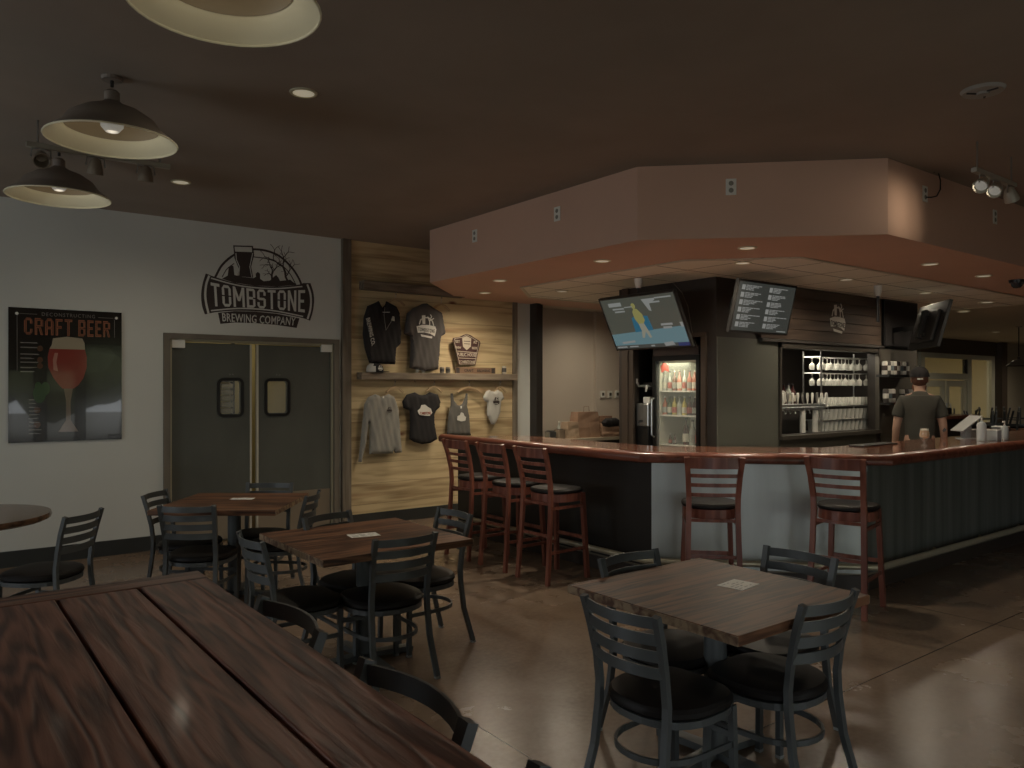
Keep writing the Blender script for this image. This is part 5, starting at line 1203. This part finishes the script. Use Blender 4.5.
# beverage dispenser left of the fridge
ds = empty('drink_dispenser', (6.42, 5.885, 0), 0, 'narrow steel drink dispenser on a black stand left of the fridge', 'dispenser')
link('stand', BX(-.12, .13, -.085, .085, 0, 1.14), M_black, ds, bevel=.004)
link('tank', BX(-.125, .13, -.09, .09, 1.14, 1.39), M_steel, ds, bevel=.012); link('lid', BX(-.06, .06, -.05, .05, 1.39, 1.46), M_white, ds, bevel=.01)
link('tap', tube(bmesh.new(), [(-.125, 0, 1.20), (-.17, 0, 1.20), (-.175, 0, 1.17)], .010, 8), M_black, ds)
link('round_knob', lathe(bmesh.new(), [(0, 0), (.02, .005), (.024, .02), (.018, .04), (0, .045)], 12, Matrix.Translation((0, -.08, 1.39))), mat('orange_knob', (0.40, 0.12, 0.05), .4), ds, smooth=True)
fa = empty('wall_tap', (6.36, 5.885, 1.58), 0, 'small chrome tap assembly on the dark wall above the dispenser', 'tap')
bm = tube(bmesh.new(), [(.04, .06, 0), (-.05, .06, 0), (-.08, .06, .04), (-.08, .06, .08)], .012, 8); link('left_valve', bm, M_steel, fa); bm = tube(bmesh.new(), [(.04, -.06, 0), (-.05, -.06, 0), (-.07, -.06, -.06)], .012, 8); link('right_valve', bm, M_steel, fa); bm = tube(bmesh.new(), [(-.03, .06, 0), (-.03, -.06, 0)], .014, 8); link('manifold', bm, M_steel, fa)
bm = BX(.041, .239, -.08, .08, -.04, .04); link('backing', bm, M_dark, fa)
box_ = BX(6.60, 6.66, 5.79, 6.02, 0, 2.1); struct('wall_core_back', box_, M_dark)

# ================================================================== PASS-THROUGH: racks, glasses, taps
SHY = 5.12
rk = empty('glass_rack', (8.95, SHY, 0), 0, 'steel wire rack of four shelves holding glasses inside the pass-through', 'rack')
bm_x0, bm_x1 = 8.38 - 8.95, 9.62 - 8.95
for z in (1.925, 1.735): 
    bm = bmesh.new()
    for yy in (-.10, -.03, .04, .11): tube(bm, [(bm_x0, yy, z), (bm_x1, yy, z)], .005, 6)
    tube(bm, [(bm_x0, -.11, z), (bm_x0, .11, z)], .006, 6); tube(bm, [(bm_x1, -.11, z), (bm_x1, .11, z)], .006, 6); link('hanging_rail', bm, M_steel, rk)
for z in (1.345, 1.18, 1.045): link('shelf', BX(bm_x0, bm_x1, -.12, .12, z - .012, z), M_steel, rk)
for x in (bm_x0, bm_x1 - .1):
    for y in (-.115, .115): link('upright', tube(bmesh.new(), [(x, y, 0), (x, y, 1.99)], .010, 8), M_steel, rk)
m_gl = glass_mat('glassware', (0.85, 0.85, 0.78), .42, .06)
WG = [(.030, 0), (.032, -.003), (.004, -.008), (.004, -.055), (.012, -.062), (.034, -.085), (.036, -.11), (.028, -.145), (.026, -.145), (.033, -.11), (.031, -.088), (.0, -.066)]
g0 = None
for ri, z in enumerate((1.922, 1.732)):
    for dy_i, yy in enumerate((-.065, .075)):
        for i in range(7):
            if g0 is None: o = g0 = link('stemmed_glass', lathe(bmesh.new(), WG, 14), m_gl, smooth=True)
            else: o = g0.copy(); COL.objects.link(o)
            o.location = (8.50 + i * .165, SHY + yy, z); tag(o, f'stemmed glass hanging upside down on the {("upper", "lower")[ri]} rail, {("front", "rear")[dy_i]} row, {ordn[i]} from the left', 'glass', 'glasses in the pass-through')
TG = [(0, 0), (.028, 0), (.034, .05), (.030, .10), (.028, .10), (.031, .05), (.025, .006), (0, .006)]
g1 = None
for i in range(12):
    if g1 is None: o = g1 = link('tumbler', lathe(bmesh.new(), TG, 12), m_gl, smooth=True)
    else: o = g1.copy(); COL.objects.link(o)
    o.location = (8.46 + i * .095, SHY - .06, 1.346); tag(o, f'small tumbler on the middle rack shelf, {ordn[i]} from the left', 'glass', 'tumblers on the middle rack shelf')
PG = [(0, 0), (.030, 0), (.044, .145), (.041, .145), (.028, .008), (0, .008)]
g2 = None
for z, wd in ((1.0455, 'bottom'), (1.1805, 'second lowest')):
    for yy in (-.07, .06):
        for i in range(12):
            if z > 1.1 and yy > 0: continue
            if g2 is None: o = g2 = link('pint_glass', lathe(bmesh.new(), [(r, zz * .86) for r, zz in PG], 12), m_gl, smooth=True)
            else: o = g2.copy(); COL.objects.link(o)
            o.location = (8.45 + i * .097, SHY + yy, z); tag(o, f'pint glass on the {wd} rack shelf, {"front" if yy < 0 else "rear"} row, {ordn[i]} from the left', 'glass', f'pint glasses on the {wd} rack shelf')
tp = empty('tap_tower', (8.02, SHY - .05, 0), 0, 'long steel beer tap tower with many pale handles inside the pass-through', 'tap tower')
link('beam', BX(-.66, .50, -.04, .05, 1.30, 1.375), M_steel, tp, bevel=.01)
for x in (-.62, -.42, .08, .34): link('column', lathe(bmesh.new(), [(.032, 0), (.032, 1.30)], 16, Matrix.Translation((x, 0, 0))), MATS['white_plastic'] if x > 0 else M_steel, tp, smooth=True)
for i in range(12):
    x = -.62 + i * .098
    h = link('tap_handle', lathe(bmesh.new(), [(.006, 1.375), (.010, 1.40), (.017, 1.47), (.014, 1.50), (0, 1.505)], 10, Matrix.Translation((x, -.07, 0))), MATS['white_plastic'] if i % 3 else MATS['poster_grey_ink'], tp, smooth=True)
    link('spout', tube(bmesh.new(), [(x, -.04, 1.335), (x, -.09, 1.335), (x, -.105, 1.27)], .009, 8), M_steel, tp)
# crowd left of the rack
bg_ = empty('carton_stack', (7.50, SHY + .14, 0), 0, 'pale carton stacked behind the tap tower at its left end', 'carton'); link('carton', BX(-.14, .14, -.06, .1, 1.38, 1.62), mat('cream_carton', (0.50, 0.46, 0.36), .7), bg_, bevel=.01); link('support', BX(-.16, .2, -.06, .1, 1.0, 1.379), M_steel, bg_)
tag(link('round_clock', lathe(bmesh.new(), [(0, -.012), (.075, -.012), (.08, 0), (0, 0)], 24, Matrix.Rotation(PI / 2, 4, 'X')), M_paint_light, loc=(7.98, SHY + .13, 1.45)), 'small round pale disc standing behind the tap handles', 'disc')
tag(link('disc_ledge', BX(-.3, .62, 0, .12, 0, 1.37), M_dark, loc=(7.76, SHY + .131, 0)), 'dark back ledge behind the tap tower', 'ledge')
for i, (x, c_) in enumerate(((8.10, 5), (8.20, 4), (8.29, 5))): bottle('liquor_bottle', x, SHY + .2, 1.371, .036, .24, CM[c_], LM[0], M_black, f'dark liquor bottle behind the tap handles, {ordn[i]} from the left', 'bottles behind the taps')
lamp('AREA', 'pass_through_light', (8.4, 5.30, 2.15), 13, (1, .90, .72), .5, aim=(8.6, 5.12, 1.0))
# can shelves on the core wall
def can_shelf(px0, px1, py, n, label, two=False, miss=()):
    x0, z = on_y(px0, py, CY0 - .10); x1, _ = on_y(px1, py, CY0 - .10)
    t = empty('can_shelf', ((x0 + x1) / 2, CY0 - .015, z), 0, label + ' shelf', 'shelf'); hw = (x1 - x0) / 2
    link('board', BX(-hw, hw, -.16, 0, -.03, 0), M_black, t)
    for i in range(n):
        c_ = empty('beer_can', (x0 + (i + .5) * (x1 - x0) / n, CY0 - .10, z), 0, f'{("pale", "dark printed", "grey")[(i + two) % 3]} tall can on the {label} shelf, {ordn[i]} from the left', 'can', 'cans on the core wall')
        link('body', lathe(bmesh.new(), [(0, 0), (.03, .0), (.034, .01), (.034, .15), (.028, .165), (0, .165)], 14), (M_paint_light, m_char, m_baby)[(i + two) % 3], c_, smooth=True)
        link('printed_band', lathe(bmesh.new(), [(.0346, .05), (.0346, .11)], 14), (M_ink, M_paint_light, mat('can_blue', (0.10, 0.13, 0.14), .4))[(i + two) % 3], c_, smooth=True)
can_shelf(883, 908, 374.5, 8, 'upper small black'); can_shelf(884, 894.5, 402.5, 3, 'lower left black', True); can_shelf(900, 912, 402.5, 3, 'lower right black')

# ================================================================== ALCOVE: bags on the back counter
bc_ = empty('back_counter', (7.25, 7.78, 0), 0, 'plain back counter in the alcove holding paper bags', 'counter'); link('cabinet', BX(-.72, .74, -.28, .25, 0, .86), M_dark, bc_); link('top', BX(-.74, .76, -.32, .26, .86, .90), mat('cream_counter', (0.52, 0.47, 0.36), .4), bc_)
def bag(name, px0, px1, py0, y, dpt, m, label, handles=False, seed=0):
    x0, zt = on_y(px0, py0, y); x1, _ = on_y(px1, py0, y); w = (x1 - x0) / 2; h = zt - .901
    t = empty(name, ((x0 + x1) / 2, y, .901), 0, label, 'bag'); r_ = random.Random(seed); bm = bmesh.new(); rows = []
    for k in range(6):
        z = h * k / 5; f = 1 + .04 * math.sin(k * 2 + seed); q = []
        for a, b_ in ((-1, -1), (0, -1.12), (1, -1), (1.05, 0), (1, 1), (0, .9), (-1, 1), (-1.05, 0)): q.append(bm.verts.new((a * w * f + r_.uniform(-.006, .006), b_ * dpt * (1 - .35 * k / 5) + r_.uniform(-.006, .006), z)))
        rows.append(q)
    for a, b_ in zip(rows, rows[1:]):
        for k in range(8): bm.faces.new((a[k], a[(k + 1) % 8], b_[(k + 1) % 8], b_[k]))
    bm.faces.new(rows[0][::-1]); bm.faces.new(rows[-1]); link('body', bm, m, t)
    if handles: link('handle', tube(bmesh.new(), [(-w * .4, -dpt * .6, h - .01), (-w * .35, -dpt * .6, h + .07), (w * .1, -dpt * .6, h + .07), (w * .15, -dpt * .6, h - .01)], .004, 6), m, t)
m_kraft = mat('kraft_paper', (0.33, 0.205, 0.13), .8, noise=((9, 9, 9), .12))
bag('paper_bag', 574, 595, 412, 7.62, .10, m_kraft, 'tall brown kraft paper bag standing on the alcove counter', True, 1)
bag('cloth_sack', 564.5, 575, 422, 7.60, .09, mat('tan_sack', (0.36, 0.26, 0.17), .9), 'slumped tan sack left of the tall paper bag', False, 2)
bag('paper_bag', 598, 617, 424, 7.60, .10, m_kraft, 'short brown paper bag at right, with a black cloth on top', False, 5)
bag('wicker_basket', 596, 609, 416, 7.86, .10, mat('brown_wicker', (0.22, 0.13, 0.08), .9, noise=((60, 60, 60), .4)), 'brown basket behind the short paper bag', False, 8)
x0, z0 = on_y(608, 423, 7.6); bm = bmesh.new(); vs, fs, rd, _ = fill_shape([(x - x0, z - z0) for x, z in on_wall([(596, 423), (600, 418), (610, 417.5), (617, 422), (618, 428), (613, 426), (604, 427), (598, 426)], 7.6)], .02)
bm2 = garment_bm([(x - x0, z - z0) for x, z in on_wall([(596, 422), (600, 418), (610, 417.5), (617, 421), (618.5, 429), (613, 426), (604, 427), (598, 426)], 7.6)], 0, .05, .004, 2); bm.free(); bmesh.ops.transform(bm2, matrix=Matrix.Translation((0, -.10, 0)), verts=bm2.verts)
tag(link('folded_cloth', bm2, m_blk_cloth, loc=(x0, 7.6, z0), smooth=True), 'crumpled black cloth lying over the short paper bag', 'cloth')
for i, (px, w, h, nm, m, lb) in enumerate(((550.5, .055, .10, 'napkin_box', M_steel, 'small steel box at the left end of the alcove counter'), (559.5, .05, .12, 'tin_box', mat('tan_box', (0.22, 0.17, 0.12), .6), 'small tan box beside the slumped sack'))):
    x, _ = on_y(px, 440, 7.6); t = empty(nm, (x, 7.6, .901), 0, lb, 'box'); link('body', BX(-w, w, -.05, .05, 0, h), m, t, bevel=.006); link('top_slot', BX(-w * .7, w * .7, -.03, .03, h, h + .008), M_black, t)
bottle('pump_bottle', on_y(560, 420, 7.68)[0], 7.70, .901, .028, .22, CM[4], LM[0], M_white, 'clear pump bottle behind the small boxes in the alcove', None)
for i, px in enumerate((602, 609.3, 616.5)):
    x, z = on_y(px, 394.2, 8.255); t = empty('thermostat', (x, 8.255, z), 0, f'{("left", "middle", "right")[i]} one of three square white wall controls in the alcove', 'thermostat', 'white wall controls in the alcove')
    link('housing', BX(-.042, .042, -.025, -.001, -.05, .05), M_white, t, bevel=.004); link('display', BX(-.022, .022, -.027, -.025, -.022, .022), mat('thermostat_display', (0.08, 0.075, 0.055), .3), t)

# ================================================================== ON THE BAR
BT = 1.0455; KB = 1.0714
bg = empty('beer_glass', (6.67 * KB, 3.05 * KB, BT), 0, 'stemmed tulip glass of hazy orange beer on the bar before the bartender', 'glass')
link('bowl', lathe(bmesh.new(), [(0, 0), (.032, .001), (.030, .006), (.006, .014), (.006, .032), (.022, .045), (.042, .075), (.045, .10), (.036, .142), (.034, .155), (.032, .155), (.034, .14), (.042, .10), (.039, .077), (0, .05)], 24), glass_mat('thin_glass', (.8, .8, .75), .18, .04), bg, smooth=True)
link('beer', lathe(bmesh.new(), [(0, .052), (.037, .078), (.0405, .10), (.034, .136), (0, .137)], 20), mat('hazy_orange_beer', (0.60, 0.32, 0.09), .3), bg, smooth=True); link('froth', lathe(bmesh.new(), [(0, .1372), (.033, .1372), (.032, .146), (0, .147)], 18), M_cream, bg)
tb = empty('order_tablet', (7.88 * KB, 3.22 * KB, BT), 0, 'white tablet on a tilted stand seen from behind on the bar', 'tablet'); tb.rotation_euler = (0, 0, math.radians(-38))
link('stand', BX(-.035, .035, -.04, .05, 0, .13), mat('pale_stand', (0.40, 0.42, 0.42), .4), tb, bevel=.006); link('foot', BX(-.07, .07, -.07, .08, 0, .008), MATS['pale_stand'], tb)
bm = BX(-.125, .125, -.11, .11, -.006, .006, M=Matrix.Translation((0, 0, .155)) @ Matrix.Rotation(math.radians(-38), 4, 'Y')); link('tablet', bm, mat('tablet_back', (0.46, 0.47, 0.46), .35), tb, bevel=.004)
def pump(x, y, r, h, label, m):
    t = empty('pump_bottle', (x * KB, y * KB, BT), 0, label, 'bottle'); link('body', lathe(bmesh.new(), [(0, 0), (r, .002), (r, h * .62), (r * .8, h * .70), (r * .35, h * .74), (r * .35, h * .78), (0, h * .78)], 18), m, t, smooth=True)
    link('pump', tube(bmesh.new(), [(0, 0, h * .78), (0, 0, h * .97), (-.04, 0, h * .95)], .007, 8), M_white, t); return t
m_ac = glass_mat('frosted_plastic', (0.62, 0.66, 0.66), .75, .35)
pump(7.66, 3.0, .042, .25, 'large translucent pump bottle on the bar right of the tablet', m_ac); pump(7.98, 2.93, .034, .19, 'smaller translucent pump bottle near the right edge of the bar', m_ac)
def cbox(x, y, w, d, h, label, m, nm='acrylic_box'):
    t = empty(nm, (x * KB, y * KB, BT), 0, label, 'box'); link('body', BX(-w, w, -d, d, 0, h), m, t, bevel=.004); link('lid', BX(-w * 1.03, w * 1.03, -d * 1.03, d * 1.03, h, h + .008), M_white, t)
cbox(7.80, 2.97, .05, .07, .10, 'frosted napkin box on the bar between the two pump bottles', m_ac);
cbox(8.13, 3.02, .06, .06, .12, 'black and white box at the right edge of the bar', mat('grey_box', (0.16, 0.16, 0.16), .5), 'till_box'); cbox(8.05, 3.25, .10, .05, .08, 'frosted tray behind the smaller pump bottle', m_ac, 'tray')
# items lying at the core's foot: a low black ledge and dark bar mat
tag(link('bar_mat', BX(-.30, .30, -.07, .07, 0, .012), M_rubber if False else M_black, loc=(6.85, 3.58, BT), bevel=.003), 'flat black bar mat lying along the inner edge of the bar', 'mat')
# low back bar behind the bartender, far right
bb = empty('back_bar', (12.0, 6.1, 0), 0, 'brown-topped back bar far behind the tablet', 'counter'); link('cabinet', BX(-1.3, 2.6, -.3, .3, 0, 1.04), M_dark, bb); link('top', BX(-1.35, 2.65, -.34, .34, 1.04, 1.09), MATS['mahogany_bar_rail'], bb)
link('dark_ledge', BX(-1.3, 2.6, .12, .30, 1.09, 1.20), M_black, bb)

# far tables with upturned chairs
def far_table(x, y, label):
    t = empty('dining_table', (x, y, 0), .3, label, 'table', 'far tables with upturned chairs'); link('tabletop', BX(-.45, .45, -.45, .45, .677, .715), m_butcher, t); link('column', lathe(bmesh.new(), [(.05, 0), (.05, .677)], 12), M_black_metal, t)
for k, (x, y, ps) in enumerate(((15.0, 5.55, ((-.25, .2), (.2, -.22), (.25, .25))), (15.9, 6.75, ((-.22, .2), (.22, -.1))), (18.0, 6.65, ((-.22, .1), (.2, -.22))))):
    far_table(x, y, ('bare table far off at the right edge under upturned chairs', 'far table in front of the shop front doors, under upturned chairs', 'far table before the side pane of the shop front')[k])
    for j, (a, c_) in enumerate(ps):
        o = copy_tree(ch); o.location = (x + a, y + c_, .715 + .435 + .004); o.rotation_euler = (PI, 0, .5 + j * 1.9 + k); o['group'] = 'upturned chairs on far tables'
        o['label'] = f'upturned dark chair on the {("table at the right edge", "table before the shop front doors", "table before the shop front side pane")[k]}, {("left", "right", "rear")[j]} one'

# ================================================================== THE BARTENDER
def skin_body(name, pts, edges, m, parent, root=0, sub=2):
    me = bpy.data.meshes.new(name); me.from_pydata([p[0] for p in pts], edges, []); me.materials.append(m)
    o = bpy.data.objects.new(name, me); COL.objects.link(o)
    if parent: o.parent = parent
    sk = o.modifiers.new('skin', 'SKIN'); sk.use_smooth_shade = True
    for i, p in enumerate(pts):
        v = me.skin_vertices[0].data[i]; r = p[1]; v.radius = r if isinstance(r, tuple) else (r, r); v.use_root = (i == root)
    s = o.modifiers.new('sub', 'SUBSURF'); s.levels = sub; s.render_levels = sub
    return o
m_skin = mat('fair_skin', (0.44, 0.27, 0.19), .55); m_hair = mat('auburn_hair', (0.09, 0.035, 0.018), .8, noise=((60, 60, 60), .3))
m_tee = mat('olive_charcoal_tee', (0.046, 0.044, 0.034), .9, noise=((5, 5, 3), .10)); m_jeans = mat('dark_jeans', (0.03, 0.032, 0.04), .85)
ps = empty('person', (8.42, 3.90, 0), math.radians(-62), 'bartender seen from behind in dark t-shirt and backward black cap, arms lowered', 'person')
# facing +y local; x to his right
B = [((0, 0, .95), (.135, .10)), ((0, .0, 1.12), (.135, .095)), ((0, .005, 1.28), (.155, .105)), ((0, .0, 1.44), (.11, .085)), ((0, .0, 1.515), (.055, .055)), ((0, .012, 1.545), (.052, .055)), ((0, .028, 1.60), (.068, .082)), ((0, .03, 1.67), (.074, .092)), ((0, .025, 1.735), (.060, .078))]
E_ = [(i, i + 1) for i in range(8)]
def add(parent_i, pts):
    for p in pts: B.append(p); E_.append((parent_i, len(B) - 1)); parent_i = len(B) - 1
    return parent_i
for s in (-1, 1):
    add(3, [((s * .150, -.005, 1.425), .062), ((s * .196, -.01, 1.29), .050), ((s * .222, .0, 1.14), .042), ((s * .232, .06, .99), .033), ((s * .245, .11, .885), (.024, .030)), ((s * .250, .135, .83), (.018, .038)), ((s * .250, .15, .80), (.015, .036))])
    add(0, [((s * .095, 0, .86), .085), ((s * .105, .01, .50), .058), ((s * .11, -.01, .10), .042), ((s * .115, .09, .035), (.035, .03)), ((s * .118, .15, .03), (.03, .022))])
body_ = skin_body('body', B, E_, m_skin, ps)
for s in (-1, 1):
    for k, (dy, L) in enumerate(((-.027, .070), (-.009, .082), (.009, .078), (.026, .062))):
        fpts = [((s * .250, .15 + dy, .80), .009), ((s * .249, .155 + dy * 1.1, .80 - L * .45), .0085), ((s * .243, .152 + dy * 1.1, .80 - L * .8), .008), ((s * .234, .146 + dy * 1.1, .80 - L), .007)]
        skin_body('finger', fpts, [(0, 1), (1, 2), (2, 3)], m_skin, body_, 0, 1)
    skin_body('thumb', [((s * .246, .17, .83), .011), ((s * .232, .195, .80), .010), ((s * .225, .20, .765), .008)], [(0, 1), (1, 2)], m_skin, body_, 0, 1)
ear = lambda s: link('ear', lathe(bmesh.new(), [(0, -.006), (.018, -.004), (.022, .004), (.012, .006), (0, .002)], 14, Matrix.Translation((s * .078, .02, 1.645)) @ Matrix.Rotation(s * PI / 2, 4, 'Y') @ Matrix.Diagonal((1.5, .9, 1, 1))), m_skin, body_, smooth=True)
ear(-1); ear(1)
nb = bmesh.new(); sweep(nb, [(0, .112, 1.675), (0, .128, 1.650), (0, .138, 1.632), (0, .118, 1.624)], rect(.024, .016)); link('nose', nb, m_skin, body_, smooth=True)
for s in (-1, 1): link('eye', lathe(bmesh.new(), [(0, -.011), (.009, -.007), (.011, 0), (.009, .007), (0, .011)], 12, Matrix.Translation((s * .032, .102, 1.672))), M_white, body_, smooth=True)
link('mouth', BX(-.022, .022, .108, .118, 1.594, 1.600), mat('lip', (0.30, 0.12, 0.10), .5), body_)
def ball(nm, c, r, m, par, cut=None, n=24):
    bm = bmesh.new(); bmesh.ops.create_uvsphere(bm, u_segments=n, v_segments=n // 2, radius=1)
    for v in bm.verts: v.co = Vector((v.co.x * r[0] + c[0], v.co.y * r[1] + c[1], v.co.z * r[2] + c[2]))
    if cut: bmesh.ops.delete(bm, geom=[f for f in bm.faces if cut(f.calc_center_median())], context='FACES')
    return link(nm, bm, m, par, smooth=True)
ball('hair', (0, .012, 1.665), (.083, .098, .10), m_hair, ps, lambda c: c.y > .045 or c.z > 1.72 or c.z < 1.585)
bd = bmesh.new(); bmesh.ops.create_uvsphere(bd, u_segments=20, v_segments=12, radius=1)
for v in bd.verts:
    x, y, z = v.co; v.co = Vector((x * .070, .085 + y * .050, 1.575 + z * (.072 if z < 0 else .05)))
link('beard', bd, mat('red_brown_beard', (0.14, 0.045, 0.02), .85), ps, smooth=True)
cap_ = ball('cap', (0, .022, 1.70), (.092, .112, .092), m_blk_cloth, ps, lambda c: c.z < 1.683)
bm = bmesh.new(); ring = [(.093 * math.cos(2 * PI * k / 28), .022 + .113 * math.sin(2 * PI * k / 28), 1.688) for k in range(28)]; sweep(bm, ring, rect(.004, .022), closed=True, up=(0, 0, 1)); link('cap_band', bm, m_blk_cloth, cap_)
bm = bmesh.new(); sweep(bm, [(.050 * math.sin(a), .022 - .118 * math.cos(a), 1.655 + .0 * a) for a in [x * .25 for x in (-3, -2, -1, 0, 1, 2, 3)]], rect(.003, .016), up=(0, 0, 1)); link('cap_strap', bm, M_paint_light, cap_)
link('cap_button', lathe(bmesh.new(), [(.009, 0), (.008, .006), (0, .008)], 10, Matrix.Translation((0, .022, 1.791))), m_blk_cloth, cap_)
bm = bmesh.new(); prism(bm, [(-.07, .125), (-.06, .17), (-.03, .195), (.03, .195), (.06, .17), (.07, .125)], 1.690, 1.698); link('cap_brim', bm, m_blk_cloth, cap_)
# shirt: shell over the torso with short sleeves
T_ = [((0, .0, .90), (.165, .125)), ((0, .0, 1.02), (.150, .112)), ((0, .0, 1.14), (.160, .115)), ((0, .005, 1.28), (.165, .120)), ((0, .0, 1.41), (.150, .108)), ((0, .0, 1.475), (.108, .094)), ((0, .003, 1.540), (.070, .072))]
TE = [(i, i + 1) for i in range(6)]
for s in (-1, 1):
    p = 4
    for q in (((s * .152, -.005, 1.42), .080), ((s * .190, -.008, 1.34), .072), ((s * .208, -.01, 1.26), .066), ((s * .211, -.01, 1.25), .064)): T_.append(q); TE.append((p, len(T_) - 1)); p = len(T_) - 1
skin_body('t_shirt', T_, TE, m_tee, ps)
Jn = [((0, 0, .98), (.142, .108)), ((0, 0, .88), (.150, .115))]; JE = [(0, 1)]
for s in (-1, 1):
    p = 1
    for q in (((s * .095, 0, .82), .098), ((s * .105, .01, .50), .075), ((s * .11, -.01, .09), .062)): Jn.append(q); JE.append((p, len(Jn) - 1)); p = len(Jn) - 1
skin_body('jeans', Jn, JE, m_jeans, ps)
bm = bmesh.new(); sweep(bm, [(.158 * math.cos(2 * PI * k / 28), .124 * math.sin(2 * PI * k / 28), .965) for k in range(28)], rect(.006, .035), closed=True, up=(0, 0, 1)); link('belt', bm, M_black, ps)
for s in (-1, 1): ball('shoe', (s * .116, .06, .045), (.055, .135, .046), M_black, ps)
link('tattoo', wall_poly(bmesh.new(), [(0, 0), (.02, .01), (.03, .03), (.01, .045), (-.01, .02)], 0, .001), mat('tattoo_ink', (0.09, 0.08, 0.08), .7), body_, loc=(.215, -.050, 1.10))

# ================================================================== OUTSIDE THE STREET WINDOWS (seen only as reflections)
gm = mat('pale_desert_ground', (0.30, 0.27, 0.21), .9, noise=((.6, .6, .6), .2))
struct('floor_outside', BX(-30, 40, -40, SOUTH - .13, -.12, -.05), gm)
m_leafs = mat('olive_foliage', (0.22, 0.235, 0.12), .9, noise=((5, 5, 5), .5))
def tree(x, y, R, label):
    t = empty('desert_tree', (x, y, -.05), 0, label, 'tree'); r_ = random.Random(int(x * 10)); bm = bmesh.new()
    for k in range(16):
        m_ = Matrix.Translation((r_.uniform(-1, 1) * R * .8, r_.uniform(-1, 1) * R * .8, 1.2 + R * r_.uniform(.1, 1.3))); b2 = bmesh.ops.create_icosphere(bm, subdivisions=2, radius=R * r_.uniform(.28, .5), matrix=m_)
        for v in b2['verts']: v.co += Vector((r_.uniform(-1, 1), r_.uniform(-1, 1), r_.uniform(-1, 1))) * R * .06
    link('foliage', bm, m_leafs, t); bm = tube(bmesh.new(), [(0, 0, 0), (.1, .05, 1.0), (0, .1, 1.8)], .10, 8); link('trunk', bm, mat('bark', (0.14, 0.10, 0.07), .9), t)
tree(4.9, -10, 2.5, 'broad olive-green desert tree outside, mirrored at the right of the poster'); tree(1.6, -12, 2.6, 'broad olive-green desert tree outside, mirrored low at the left of the poster'); tree(-4.5, -14, 2.4, 'broad olive-green desert tree outside the left street window')

# downlights added only to brighten the alcove and the shop front end
for x, y, lb in ((7.42, 7.5, 'added downlight hidden behind the left television'), (17.0, 6.4, 'added downlight far off before the shop front doors'), (21.0, 6.4, 'added downlight farthest off by the dark pillar')):
    downlight(x, y, LOW - .004, lb, 'downlights over the bar', .075, 30 if x < 12 else 45)
